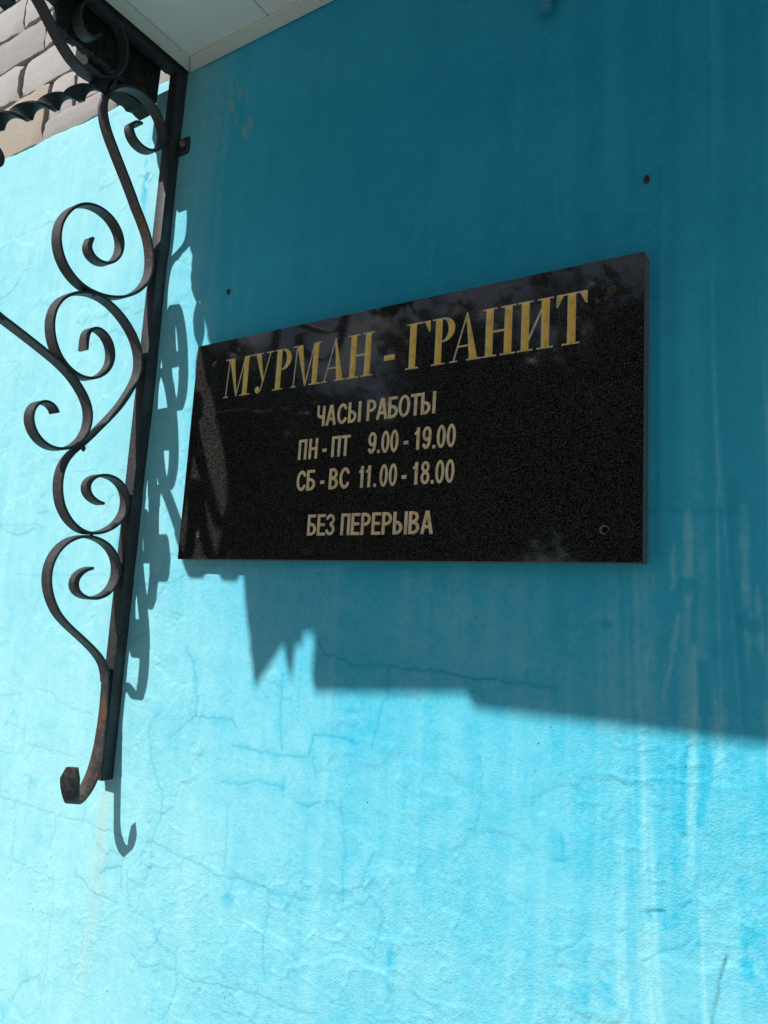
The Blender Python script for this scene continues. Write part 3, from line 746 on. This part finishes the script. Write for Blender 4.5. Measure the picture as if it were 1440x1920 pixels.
def glyphs_at(fn, base, items):
    out = []
    for ch, x, wd in items:
        w0, fs = fn(ch); s = wd / w0 if wd else 1.0
        out.append((x, base, s, fs, ch, (x - 1.5, x + w0 * s + 1.5)))
    return out
def run(fn, base, text, x, x_end):
    ws = [fn(c)[0] for c in text]; gap = (x_end - x - sum(ws)) / max(1, len(text) - 1)
    items = []
    for c, w_ in zip(text, ws): items.append((c, x, None)); x += w_ + gap
    return glyphs_at(fn, base, items)

LINES = []
LINES.append((glyphs_at(serif_glyph, 250.3, [('М', 66.6, 55.2), ('У', 122.2, 42.8), ('Р', 167.1, 33.6), ('М', 202.0, 54), ('А', 257.6, 42), ('Н', 301.6, 43.5), ('-', 362.3, None),
              ('Г', 396.6, None), ('Р', 435.0, 33.2), ('А', 461.8, 43), ('Н', 505.6, None), ('И', 552.2, None), ('Т', 600.4, None)]), (62, 642, 247, 316.5), M_gold, 1.15))
s = sans_glyph
LINES.append((run(s, 187, 'ЧАСЫ', 255.2, 330.7) + run(s, 187, 'РАБОТЫ', 339.8, 445.2), (251, 449, 183.5, 219.5), M_pale, 1.1))
LINES.append((run(s, 141.4, 'ПН', 226.4, 260.8) + run(s, 141.4, '-', 269.4, 277) + run(s, 141.4, 'ПТ', 284.8, 316) + glyphs_at(s, 141.4, [('9', 345.4, None), ('.', 360.3, None), ('0', 366.3, None), ('0', 380, None), ('-', 400.6, None), ('1', 417, None), ('9', 428.2, None), ('.', 443.2, None), ('0', 449, None), ('0', 463, None)]), (222, 480, 138, 174.5), M_pale, 1.1))
LINES.append((run(s, 96.4, 'СБ', 227.4, 260.8) + run(s, 96.4, '-', 269.3, 277) + run(s, 96.4, 'ВС', 284.2, 318.8) + glyphs_at(s, 96.4, [('1', 334.0, None), ('1', 345.4, None), ('.', 357.6, None), ('0', 366.6, None), ('0', 380.8, None), ('-', 400.5, None), ('1', 417, None), ('8', 428.4, None), ('.', 443.4, None), ('0', 449.3, None), ('0', 463.3, None)]), (222, 480, 93, 129.5), M_pale, 1.1))
LINES.append((run(s, 33.3, 'БЕЗ', 252.6, 299.2) + run(s, 33.3, 'ПЕРЕРЫВА', 309.2, 450), (248, 454, 29.5, 66.5), M_pale, 1.1))

def P3(x, z, d=0.0):                       # plaque millimetres -> place
    return (PX0 + x / 1000, -PT / 1000 + d / 1000, PZ0 + z / 1000)

slab_v, slab_f = [], []
def slab_quad(x0, x1, z0, z1):
    i = len(slab_v)
    slab_v.extend([P3(x0, z0), P3(x1, z0), P3(x1, z1), P3(x0, z1)]); slab_f.append((i, i + 1, i + 2, i + 3))

CELL = .5
def clip_poly(pts, vals, sign):
    out = []
    n = len(pts)
    for i in range(n):
        a, b = pts[i], pts[(i + 1) % n]; va, vb = vals[i] * sign, vals[(i + 1) % n] * sign
        if va > 0: out.append((a, max(vals[i], 0)))
        if (va > 0) != (vb > 0):
            t_ = va / (va - vb)
            out.append(((a[0] + (b[0] - a[0]) * t_, a[1] + (b[1] - a[1]) * t_), 0.0))
    return out

for glyphs, (tx0, tx1, tz0, tz1), gm, slope in LINES:
    gx = np.arange(tx0, tx1 + 1e-6, CELL); gz = np.arange(tz0, tz1 + 1e-6, CELL)
    tx1, tz1 = gx[-1], gz[-1]
    GX, GZ = np.meshgrid(gx, gz, indexing='ij')
    D = np.full(GX.shape, -5.0); ID = np.full(GX.shape, -1)
    for gi, (x, base, sc_, fs, ch, (bx0, bx1)) in enumerate(glyphs):
        i0, i1 = np.searchsorted(gx, [bx0, bx1])
        lx, lz = (GX[i0:i1] - x) / sc_, GZ[i0:i1] - base
        d = np.full(lx.shape, -5.0)
        for f_ in fs: d = np.maximum(d, f_(lx, lz))
        up = d > D[i0:i1]
        D[i0:i1] = np.where(up, d, D[i0:i1]); ID[i0:i1] = np.where(up, gi, ID[i0:i1])
    D += np.where(np.abs(D) < 1e-4, 2e-4, 0)
    gv = [dict() for _ in glyphs]; gf = [[] for _ in glyphs]
    def vid(gi, p, dep):
        key = (round(p[0], 3), round(p[1], 3))
        dd = gv[gi]
        if key not in dd: dd[key] = (len(dd), p, dep)
        return dd[key][0]
    inside_c = (D[:-1, :-1] > 0).astype(int) + (D[1:, :-1] > 0) + (D[1:, 1:] > 0) + (D[:-1, 1:] > 0)
    for j in range(len(gz) - 1):
        runs = None
        for i in range(len(gx) - 1):
            k_ = inside_c[i, j]
            if k_ == 0:
                if runs is None: runs = i
                continue
            if runs is not None: slab_quad(gx[runs], gx[i], gz[j], gz[j + 1]); runs = None
            pts = [(gx[i], gz[j]), (gx[i + 1], gz[j]), (gx[i + 1], gz[j + 1]), (gx[i], gz[j + 1])]
            vals = [D[i, j], D[i + 1, j], D[i + 1, j + 1], D[i, j + 1]]
            best = max(range(4), key=lambda q: vals[q])
            gi = [ID[i, j], ID[i + 1, j], ID[i + 1, j + 1], ID[i, j + 1]][best]
            ins = clip_poly(pts, vals, 1)
            if len(ins) >= 3: gf[gi].append([vid(gi, p, dv) for p, dv in ins])
            if k_ < 4:
                outp = clip_poly(pts, vals, -1)
                if len(outp) >= 3:
                    b0 = len(slab_v); slab_v.extend(P3(*p) for p, _ in outp); slab_f.append(tuple(range(b0, b0 + len(outp))))
        if runs is not None: slab_quad(gx[runs], gx[-1], gz[j], gz[j + 1])
    for gi, (x, base, sc_, fs, ch, bb) in enumerate(glyphs):
        if not gf[gi]: continue
        vs = [None] * len(gv[gi]); dp = [0] * len(gv[gi])
        for (k_, p, dep) in gv[gi].values():
            dd = min(dep, 4.2) * slope
            vs[k_] = P3(p[0], p[1], dd); dp[k_] = dep
        me = bpy.data.meshes.new('letter')
        me.from_pydata(vs, [], gf[gi]); me.update()
        attr(me, 'deep', np.clip(np.array(dp) / 2.2, 0, 1))
        link('letter' if ch not in '-.' and not ch.isdigit() else ('digit' if ch.isdigit() else 'mark'), me, gm, plaque)

# rest of the face: rectangles round the text blocks and the four drilled holes
HOLES = [(41.9, 309.4, 4.6), (664.9, 307.4, 4.6), (659.8, 35.3, 5.0), (39.5, 38.7, 4.6)]
blocks = [b for _, b, _, _ in LINES]
blocks = [(b[0], np.arange(b[0], b[1] + 1e-6, CELL)[-1], b[2], np.arange(b[2], b[3] + 1e-6, CELL)[-1]) for b in blocks]
hb = [(x - 8, x + 8, z - 8, z + 8) for x, z, _ in HOLES]
allb = blocks + hb
zz = sorted({0.0, PH} | {b[2] for b in allb} | {b[3] for b in allb})
for za, zb in zip(zz, zz[1:]):
    cuts = sorted((b[0], b[1]) for b in allb if b[2] <= za + 1e-6 and b[3] >= zb - 1e-6)
    x = 0.0
    for a, b in cuts:
        if a > x: slab_quad(x, a, za, zb)
        x = b
    if x < PW: slab_quad(x, PW, za, zb)
for hi_, (x, z, r) in enumerate(HOLES):
    n = 24; rr = random.Random(40 + hi_)
    inner = [(x + r * (1 + rr.uniform(-.12, .20)) * math.cos(a), z + r * (1 + rr.uniform(-.12, .2)) * math.sin(a)) for a in (i * math.tau / n for i in range(n))]
    sq = []
    for i in range(n):
        a = i * math.tau / n; c_, s_ = math.cos(a), math.sin(a); k_ = 8 / max(abs(c_), abs(s_)); sq.append((x + k_ * c_, z + k_ * s_))
    for i in range(n):
        i2 = (i + 1) % n
        b0 = len(slab_v); slab_v.extend([P3(*inner[i]), P3(*sq[i]), P3(*sq[i2]), P3(*inner[i2])]); slab_f.append((b0, b0 + 1, b0 + 2, b0 + 3))
    # chipped countersink and bore
    bm = bmesh.new()
    r0 = [bm.verts.new(P3(*p)) for p in inner]
    r1 = [bm.verts.new(P3(x + .72 * r * math.cos(i * math.tau / n), z + .72 * r * math.sin(i * math.tau / n), 1.4)) for i in range(n)]
    r2 = [bm.verts.new(P3(x + .70 * r * math.cos(i * math.tau / n), z + .70 * r * math.sin(i * math.tau / n), 20)) for i in range(n)]
    for a, b in ((r0, r1), (r1, r2)):
        for i in range(n): bm.faces.new((a[i], a[(i + 1) % n], b[(i + 1) % n], b[i]))
    bm.faces.new(r2)
    me = bpy.data.meshes.new('screw_hole'); bm.to_mesh(me); bm.free()
    link('screw_hole', me, M_gedge, plaque)
    if hi_ != 2:                                                     # one hole has lost its screw
        me = cyl_mesh('screw', P3(x, z, .9 if hi_ else 2.2), (0, 1, 0), .0036 if hi_ else .0030, .0022, 16, bevel=.0007)
        sw = link('screw', me, M_rust, plaque)
        link('slot', box_mesh('slot', P3(x - 2.4, z - .35, -.30 if hi_ else 1.0), P3(x + 2.4, z + .35, .3 if hi_ else 1.6)), M_tar, sw)
slab_me = bpy.data.meshes.new('slab')
slab_me.from_pydata(slab_v, [], slab_f); slab_me.update()
link('slab_face', slab_me, M_granite, plaque)
# sawn sides and back with a small arris
E_ = .0
bm = bmesh.new()
f0 = [bm.verts.new(P3(x, z)) for x, z in ((0, 0), (PW, 0), (PW, PH), (0, PH))]
f1 = [bm.verts.new(P3(x, z, PT - 1)) for x, z in ((0, 0), (PW, 0), (PW, PH), (0, PH))]
for i in range(4): bm.faces.new((f0[i], f0[(i + 1) % 4], f1[(i + 1) % 4], f1[i]))
bm.faces.new(f1)
me = bpy.data.meshes.new('slab_edge'); bm.to_mesh(me); bm.free()
link('slab_edge', me, M_gedge, plaque)

# ================================================================= BRACKET
bracket = empty('canopy_bracket', (-1.02, -.3, CZ + .3))
tag(bracket, 'black wrought iron scroll bracket fixed to the wall beside the plaque', 'bracket')
XN, XF = -1.0106, -1.0336                 # near and far edge of the flat bars
TH = .0045

def catmull(pts, n=5):
    pts = [np.array(p, float) for p in pts]
    P_ = [2 * pts[0] - pts[1]] + pts + [2 * pts[-1] - pts[-2]]
    out = []
    for i in range(1, len(P_) - 2):
        p0, p1, p2, p3 = P_[i - 1:i + 3]
        for s_ in range(n):
            t_ = s_ / n
            out.append(.5 * ((2 * p1) + (-p0 + p2) * t_ + (2 * p0 - 5 * p1 + 4 * p2 - p3) * t_ ** 2 + (-p0 + 3 * p1 - 3 * p2 + p3) * t_ ** 3))
    out.append(pts[-1])
    return out

def relax(pts, it=2):
    """even out the traced points before the bar is bent through them"""
    pts = [np.array(p, float) for p in pts]
    for _ in range(it):
        q = [pts[0]] + [.25 * pts[i - 1] + .5 * pts[i] + .25 * pts[i + 1] for i in range(1, len(pts) - 1)] + [pts[-1]]
        pts = q
    return pts

def strap(name, path, xn=XN, xf=XF, th=TH, skew=None, rusty=None, smooth_it=1, parent=bracket, taper_end=False):
    """flat bar bent in the plane of the bracket; path in (out, height)"""
    pts = catmull(relax(path, smooth_it), 4)
    n = len(pts)
    V, F, RU = [], [], []
    for i, p in enumerate(pts):
        a, b = pts[max(0, i - 1)], pts[min(n - 1, i + 1)]
        tg = (b - a) / (np.linalg.norm(b - a) + 1e-9); nm = np.array([-tg[1], tg[0]])
        s_ = i / (n - 1)
        dxn, dxf, dof = (0, 0, 0) if skew is None else skew(s_)
        t2 = th / 2
        ch = th * .22
        sect = [(xn + dxn, t2 - ch), (xn + dxn - ch, t2), (xf + dxf + ch, t2), (xf + dxf, t2 - ch), (xf + dxf, -t2 + ch), (xf + dxf + ch, -t2), (xn + dxn - ch, -t2), (xn + dxn, -t2 + ch)]
        for (x, off) in sect:
            o = p[0] + nm[0] * off + (dof * (xn + dxn - x) / (xn - xf)); z = p[1] + nm[1] * off
            V.append((x, -o, CZ + z)); RU.append(rusty(s_) if rusty else 0.0)
    for i in range(n - 1):
        for k_ in range(8):
            a = i * 8 + k_; b = i * 8 + (k_ + 1) % 8
            F.append((a, b, b + 8, a + 8))
    F.append(tuple(range(7, -1, -1))); F.append(tuple((n - 1) * 8 + k_ for k_ in range(8)))
    me = bpy.data.meshes.new(name)
    me.from_pydata(V, [], F); me.update()
    attr(me, 'rusty', RU)
    smooth_by_angle(me, 35)
    return link(name, me, M_iron, parent)

MC = .985                                  # the bracket is symmetric about its 45 degree diagonal
def mirror(path): return [(MC - z, MC - o) for o, z in path]

# seat of the bar ends against the post
strap('scroll', SCROLL_A, rusty=lambda s: .5 * math.exp(-((s - .47) / .06) ** 2) + .25)
strap('scroll', SCROLL_B, rusty=lambda s: .9 * math.exp(-((s - .0) / .02) ** 2) + .35 * math.exp(-((s - .62) / .05) ** 2))
strap('scroll', SCROLL_C, rusty=lambda s: .45 * sstep(.6, .95, s))
TAIL2 = TAIL[:3] + [(.026, -.201), (.029, -.235), (.033, -.262), (.040, -.284), (.052, -.300), (.067, -.305), (.080, -.298), (.087, -.279), (.089, -.246)]
def tail_skew(s):
    n_ = .012 * sstep(.10, .50, s) + .024 * sstep(.60, .95, s)
    e_ = .005 * sstep(.955, 1.0, s)
    return n_ - e_, n_ + .004 - .005 * sstep(.8, .95, s) + e_, .014 * sstep(.15, .6, s)
strap('tail_strap', TAIL2, rusty=lambda s: .62, skew=tail_skew)
strap('scroll', TOP + [(.300, .915), (.335, .936), (.375, .950)], smooth_it=1)
strap('scroll', [(o, z) for o, z in mirror(SCROLL_A)][34:])
strap('scroll', mirror(SCROLL_B))
LB = BRACE[::-1]
low_brace = LB + [(.300, .407), (.320, .426), (.333, .455), (.341, .495), (.349, .545), (.355, .590), (.352, .618), (.337, .636), (.314, .639), (.299, .625), (.301, .607), (.315, .600), (.326, .608)]
strap('brace', low_brace, rusty=lambda s: .55 * sstep(.4, .6, s) * sstep(.75, .65, s))
strap('brace', mirror(low_brace), rusty=lambda s: .3)
leaf = [(.270, .3895), (.300, .3985), (.333, .405), (.365, .417), (.392, .441), (.408, .476), (.413, .512), (.406, .546), (.388, .563), (.371, .556), (.367, .540)]
strap('scroll', leaf)
strap('scroll', mirror(leaf))

# twisted bar on the diagonal
V, F = [], []
A0, A1 = np.array(TWIST[0]), np.array((.352, .633))
NT_ = 120; Lb = np.linalg.norm(A1 - A0)
ax = (A1 - A0) / Lb; nm = np.array([-ax[1], ax[0]])
for i in range(NT_ + 1):
    s_ = i / NT_; c_ = A0 + (A1 - A0) * s_
    ang = math.pi * (Lb * s_ / .0575) + .3
    for (u, v) in ((.0125, .003), (-.0125, .003), (-.0125, -.003), (.0125, -.003)):
        xx = u * math.cos(ang) - v * math.sin(ang); nn = u * math.sin(ang) + v * math.cos(ang)
        p = c_ + nm * nn
        V.append(((XN + XF) / 2 + xx, -p[0], CZ + p[1]))
for i in range(NT_):
    for k_ in range(4):
        a = i * 4 + k_; b = i * 4 + (k_ + 1) % 4
        F.append((a, b, b + 4, a + 4))
F.append((3, 2, 1, 0)); F.append(tuple(NT_ * 4 + k_ for k_ in range(4)))
me = bpy.data.meshes.new('twisted_bar'); me.from_pydata(V, [], F); me.update(); attr(me, 'rusty', [.1] * len(V))
smooth_by_angle(me, 40); link('twisted_bar', me, M_iron, bracket)

def rusted(me, v=.1):
    attr(me, 'rusty', [v] * len(me.vertices)); return me
PXL, PXR, PD = -1.0320, -1.0085, .0215
link('post', smooth_by_angle(rusted(box_mesh('post', (PXL, -PD, CZ - .2805), (PXR, .004, CZ + .9600), .0016, 2), .12)), M_iron, bracket)
link('top_rail', smooth_by_angle(rusted(box_mesh('top_rail', (PXL, -1.015, CZ + .9605), (PXR, .004, CZ + .9850), .0016, 2), .2)), M_iron, bracket)
# ear with its coach bolt
tabm = box_mesh('mounting_ear', (PXR - .002, -.0062, CZ + .804), (-.9820, .003, CZ + .836), .0060, 3)
ear = link('mounting_ear', smooth_by_angle(rusted(tabm, .40)), M_iron, bracket)
link('bolt', smooth_by_angle(cyl_mesh('bolt', (-.9925, -.009, CZ + .820), (0, 1, 0), .0062, .0075, 18, bevel=.0015)), M_zinc, ear)
# weld beads where bars meet
def blob(p, r, seed):
    bm = bmesh.new(); bmesh.ops.create_icosphere(bm, subdivisions=2, radius=1.0)
    rr = random.Random(seed)
    for v in bm.verts: v.co = Vector((v.co.x * r[0], v.co.y * r[1], v.co.z * r[2])) * rr.uniform(.8, 1.15) + Vector(p)
    me = bpy.data.meshes.new('weld'); bm.to_mesh(me); bm.free()
    for f in me.polygons: f.use_smooth = True
    return me
for i, (o, z) in enumerate([(.0235, .582), (.0235, .398), (.0225, .165), (.0225, .050), (.0225, -.120), (.132, .4885), (.086, .1025), (.118, .237), (.160, .352), (.0235, .830), (.140, .858)]):
    link('weld', rusted(blob((-1.0150, -o, CZ + z), (.0030, .0032, .0065), 60 + i), .25), M_iron, bracket)

# ================================================================= CANOPY
canopy = empty('entrance_canopy', (0, 0, CZ + .97))
tag(canopy, 'white panelled entrance canopy with dark timber edge and sheet roof above the plaque', 'canopy')
CX1 = 1.30; LD = 1.020
SOF = .9735
x = -.9800; w_p = .190
i = 0
while x < CX1 - .03:
    x1 = min(x + w_p, CX1 - .03)
    me = box_mesh('soffit_panel', (x + .0009, -LD + .02, CZ + SOF), (x1 - .0009, -.015, CZ + SOF + .009), .0016, 2)
    link('soffit_panel', me, M_pvc, canopy); x = x1; i += 1
link('panel_backing', box_mesh('panel_backing', (-.975, -LD + .02, CZ + SOF + .0095), (CX1 - .02, -.01, CZ + SOF + .016)), M_tar, canopy)
# perimeter bead: two lips meeting in a mitre at the corner
def trim(name, pts_lo, z0, z1):
    n = len(pts_lo)
    vs = [(x, y, CZ + z0) for x, y in pts_lo] + [(x, y, CZ + z1) for x, y in pts_lo]
    fs = [tuple(range(n))[::-1], tuple(range(n, 2 * n))] + [(k_, (k_ + 1) % n, (k_ + 1) % n + n, k_ + n) for k_ in range(n)]
    bm = bmesh.new()
    bv = [bm.verts.new(v) for v in vs]
    for f in fs: bm.faces.new([bv[q] for q in f])
    bmesh.ops.recalc_face_normals(bm, faces=bm.faces)
    bmesh.ops.bevel(bm, geom=list(bm.edges), offset=.0012, segments=2, affect='EDGES')
    me = bpy.data.meshes.new(name); bm.to_mesh(me); bm.free()
    return link(name, me, M_trim, canopy)
g_ = .0006
trim('edge_trim', [(-1.0020 + g_, -g_ * 2), (CX1, -g_ * 2), (CX1 - .027, -.0275), (-.9745 + g_, -.0275)], SOF - .0045, SOF - .0006)
trim('edge_trim', [(-1.0020, -.0018 - g_), (-.9745, -.0275 - g_), (-.9745, -LD + .0275), (-1.0020, -LD)], SOF - .0045, SOF - .0006)
trim('edge_trim', [(-1.0020 + g_, -LD - g_), (-.9745 + g_, -LD + .0270), (CX1 - .027, -LD + .0270), (CX1, -LD - g_)], SOF - .0045, SOF - .0006)
# tarred timber edge beam outside the bracket
def rough_beam(name, lo, hi, n, amp, mat, seed, skew=0.0, cut=0.0, left=None):
    """board with a worn, wandering lower arris"""
    r = random.Random(seed)
    V, F = [], []
    for i in range(n + 1):
        y = lo[1] + (hi[1] - lo[1]) * i / n
        d = [r.uniform(-amp, amp) for _ in range(6)]
        for q in (0, 2, 4, 5): d[q] += skew * (1 - i / n)
        if left: d[0] += left(-y) - lo[0]; d[5] += left(-y) - lo[0]
        y2 = y + cut * (1 - i / n)
        V += [(lo[0] + d[0], y, lo[2] + d[1]), (hi[0] + d[2], y2, lo[2] + d[3]), (hi[0] + d[4], y2, hi[2]), (lo[0] + d[5], y, hi[2])]
    for i in range(n):
        for k_ in range(4):
            a = i * 4 + k_; b = i * 4 + (k_ + 1) % 4
            F.append((a, a + 4, b + 4, b))
    F.append((0, 1, 2, 3)); F.append(tuple(n * 4 + k_ for k_ in (3, 2, 1, 0)))
    me = bpy.data.meshes.new(name); me.from_pydata(V, [], F); me.update()
    return link(name, me, mat, canopy)
rough_beam('beam_end', (-1.100, -.165, CZ + .893), (-1.0615, -.024, CZ + .981), 14, .0014, M_tar, 5)
rough_beam('edge_beam', (-1.120, -.975, CZ + .883), (-1.0615, -.520, CZ + 1.050), 40, .0014, M_tar, 9, cut=.060,
           left=lambda o: float(np.interp(o, (.52, .68, .77, .86, .975), (-1.068, -1.074, -1.098, -1.116, -1.132))))
link('batten', box_mesh('batten', (-1.128, -.962, CZ + .934), (-1.046, -.925, CZ + .9815), .002), M_tar, canopy)
rough_beam('deck_board', (-1.058, -.520, CZ + .982), (-1.0345, -.010, CZ + 1.050), 30, .001, M_tar, 8)
rough_beam('deck_board', (-1.135, -1.000, CZ + 1.0505), (-1.0345, -.800, CZ + 1.056), 12, .001, M_tar, 8)
rough_beam('charred_board', (-1.0600, -.235, CZ + .902), (-1.0440, -.034, CZ + .981), 60, .0022, M_char, 6)
rough_beam('charred_board', (-1.0600, -.300, CZ + .942), (-1.0440, -.236, CZ + .981), 8, .0022, M_char, 7)
rough_beam('charred_board', (-1.0720, -.780, CZ + .888), (-1.0440, -.301, CZ + .981), 60, .0022, M_char, 7)
rough_beam('charred_board', (-1.0680, -.978, CZ + .902), (-1.0460, -.781, CZ + 1.050), 20, .0022, M_char, 17, cut=.05)
# curling flakes of bitumen felt hanging at the wall end
for i, (x, o, z, a) in enumerate([(-1.050, .050, .902, .5), (-1.050, .090, .901, -.4), (-1.088, .110, .893, .9)]):
    bm = bmesh.new()
    L_ = .022 + .006 * (i % 2)
    vs = []
    for q in range(4):
        t_ = q / 3
        vs.append([bm.verts.new((x + dx * (1 - .3 * t_) + .010 * math.sin(a) * t_, -o - dy - .006 * t_ * t_, CZ + z + .004 - L_ * t_)) for dx, dy in ((-.008, 0), (.008, .004), (.008, .0058), (-.008, .0018))])
    for q in range(3):
        for k_ in range(4): bm.faces.new((vs[q][k_], vs[q][(k_ + 1) % 4], vs[q + 1][(k_ + 1) % 4], vs[q + 1][k_]))
    bm.faces.new(vs[0][::-1]); bm.faces.new(vs[3])
    bmesh.ops.recalc_face_normals(bm, faces=bm.faces)
    me = bpy.data.meshes.new('felt_flake'); bm.to_mesh(me); bm.free()
    link('felt_flake', me, M_char if i < 2 else M_gedge, canopy)
# front board and roof sheets
def front_board(x0, x1, z0, z1):
    bm = bmesh.new()
    bmesh.ops.create_cube(bm, size=1.0)
    for v in bm.verts:
        r_ = v.co.x > 0
        v.co = Vector((x1 if r_ else x0, -LD - (.024 if v.co.y < 0 else .0015), CZ + ((z1 if r_ else z0) if v.co.z < 0 else 1.045)))
    bmesh.ops.bevel(bm, geom=list(bm.edges), offset=.002, segments=1, affect='EDGES')
    me = bpy.data.meshes.new('front_board'); bm.to_mesh(me); bm.free()
    link('front_board', me, M_tar, canopy)
front_board(-1.054, -.822, .958, .979)
front_board(-.820, CX1, .963, .968)
def sheet(x0, x1, o1, z_wall, z_front, name='roof_sheet'):
    V, F = [], []
    n = 24
    for i in range(n + 1):
        x_ = x0 + (x1 - x0) * i / n
        wob = .0015 * math.sin(i * 1.7)
        V += [(x_, -.001, CZ + z_wall), (x_, -o1, CZ + z_front + wob), (x_, -o1 - .002, CZ + z_front - .012 + wob), (x_, -o1 - .0035, CZ + z_front - .012 + wob), (x_, -o1 - .003, CZ + z_front + .0015 + wob), (x_, -.001, CZ + z_wall + .002)]
    for i in range(n):
        for k_ in range(6):
            a = i * 6 + k_; b = i * 6 + (k_ + 1) % 6
            F.append((a, b, b + 6, a + 6))
    F.append((5, 4, 3, 2, 1, 0)); F.append(tuple(n * 6 + k_ for k_ in range(6)))
    me = bpy.data.meshes.new(name); me.from_pydata(V, [], F); me.update()
    return link(name, me, M_sheet, canopy)
sheet(-1.085, -.38, 1.050, 1.10, 1.058)
sheet(-.40, 1.36, 1.062, 1.104, 1.055)

# ================================================================= CONDUIT
cd = empty('flexible_conduit', (-.302, -.014, CZ + .80))
tag(cd, 'short end of ribbed blue painted conduit hanging from the canopy against the wall', 'conduit')
V, F = [], []
n = 16; rings = 150
for i in range(rings + 1):
    s_ = i / rings
    c_ = Vector((-.312 + .012 * math.sin(s_ * 1.5), -.014 - .002 * s_, CZ + .779 + .194 * s_))
    rr = .0082 + .0016 * math.sin(i * 1.25)
    for k_ in range(n):
        a = k_ * math.tau / n
        V.append((c_.x + rr * math.cos(a), c_.y + rr * math.sin(a), c_.z))
for i in range(rings):
    for k_ in range(n):
        F.append((i * n + k_, i * n + (k_ + 1) % n, (i + 1) * n + (k_ + 1) % n, (i + 1) * n + k_))
F.append(tuple(range(n))[::-1]); F.append(tuple(rings * n + k_ for k_ in range(n)))
me = bpy.data.meshes.new('ribbed_sleeve'); me.from_pydata(V, [], F); me.update()
for f in me.polygons: f.use_smooth = True
link('ribbed_sleeve', me, M_conduit, cd)
link('clip', box_mesh('clip', (-.328, -.024, CZ + .872), (-.292, -.002, CZ + .884), .002), M_conduit, cd)

# ================================================================= TREES ACROSS THE YARD (seen in the polished granite)
def make_tree(seed, H, spread, leaf_mat, nl):
    r = random.Random(seed)
    bm = bmesh.new()
    tips = []
    def limb(p, d, L, rad, depth):
        n_ = 4; ring = None
        for i in range(n_ + 1):
            q = p + d * (L * i / n_) + Vector((r.uniform(-1, 1), r.uniform(-1, 1), 0)) * L * .03 * (i > 0)
            rr = rad * (1 - .55 * i / n_)
            u = d.orthogonal().normalized(); v = d.cross(u)
            nr = [bm.verts.new(q + (u * math.cos(a) + v * math.sin(a)) * rr) for a in (k * math.tau / 7 for k in range(7))]
            if ring:
                for k in range(7): bm.faces.new((ring[k], ring[(k + 1) % 7], nr[(k + 1) % 7], nr[k]))
            ring = nr
            if depth < 2 and i >= (2 if depth == 0 else 1):
                for _ in range(2 if depth == 0 else 2):
                    a = r.uniform(0, math.tau); nd = (d * r.uniform(.25, .7) + Vector((math.cos(a), math.sin(a), r.uniform(.05, .5)))).normalized()
                    limb(q, nd, L * r.uniform(.35, .55), rr * .5, depth + 1)
            if depth >= 1 and i >= 2: tips.append(q)
        tips.append(q)
    limb(Vector((0, 0, -.05)), Vector((r.uniform(-.05, .05), r.uniform(-.05, .05), 1)).normalized(), H * .72, H * .022, 0)
    tm = bpy.data.meshes.new('trunk'); bm.to_mesh(tm); bm.free()
    for f in tm.polygons: f.use_smooth = True
    rg_ = np.random.default_rng(seed)
    tp = np.array([[t.x, t.y, t.z] for t in tips])
    c = tp[rg_.integers(0, len(tp), nl)] + rg_.normal(0, H * .055, (nl, 3)) * np.array([spread, spread, .9])
    c[:, 2] = np.maximum(c[:, 2], H * .08)
    sz = rg_.uniform(.11, .24, nl)[:, None]
    a = rg_.normal(0, 1, (nl, 3)); a /= np.linalg.norm(a, axis=1)[:, None]
    b = np.cross(a, rg_.normal(0, 1, (nl, 3))); b /= np.linalg.norm(b, axis=1)[:, None]
    Vt = np.stack([c - a * sz, c + b * sz * .55, c + a * sz, c - b * sz * .55], 1).reshape(-1, 3)
    return tm, mesh_np('crown', Vt, np.arange(nl * 4).reshape(nl, 4))
kinds = [make_tree(1, 10.8, 1.15, 0, 13000), make_tree(2, 9.4, 1.3, 1, 12000)]
spots = [(-2.5, -21, 0, 1.0, .3), (-7.0, -24, 1, 1.1, 1.9), (-11.0, -20, 0, .92, 4.0), (-15.5, -23, 1, 1.08, 2.4), (-20.0, -21, 0, .98, 5.3),
         (-25.5, -24, 1, 1.15, .9), (-31.0, -22, 0, 1.0, 3.3), (3.0, -25, 1, 1.1, 2.9)]
spots += [(-48 + 5.2 * i, -33 - 3 * (i % 2), (i + 1) % 2, 1.12 + .08 * (i % 3), 1.7 * i) for i in range(11)]
where = ['whose crown is reflected in the plaque corner', 'spreading beyond its taller neighbour']
for i, (x, y, kd, s_, rz) in enumerate(spots):
    t = empty('tree', (x, y, 0))
    t.rotation_euler.z = rz; t.scale = (s_, s_, s_)
    tag(t, ('tall loose green tree across the yard from the wall' if kd == 0 else 'broad lower green tree across the yard from the wall'), 'tree', 'tall trees across the yard' if kd == 0 else 'broad trees across the yard')
    for nm_, me, mt in (('trunk', kinds[kd][0], M_bark), ('crown', kinds[kd][1], M_leaf[kd])):
        o = bpy.data.objects.new(nm_, me); col.objects.link(o); o.parent = t
        if not me.materials: me.materials.append(mt)
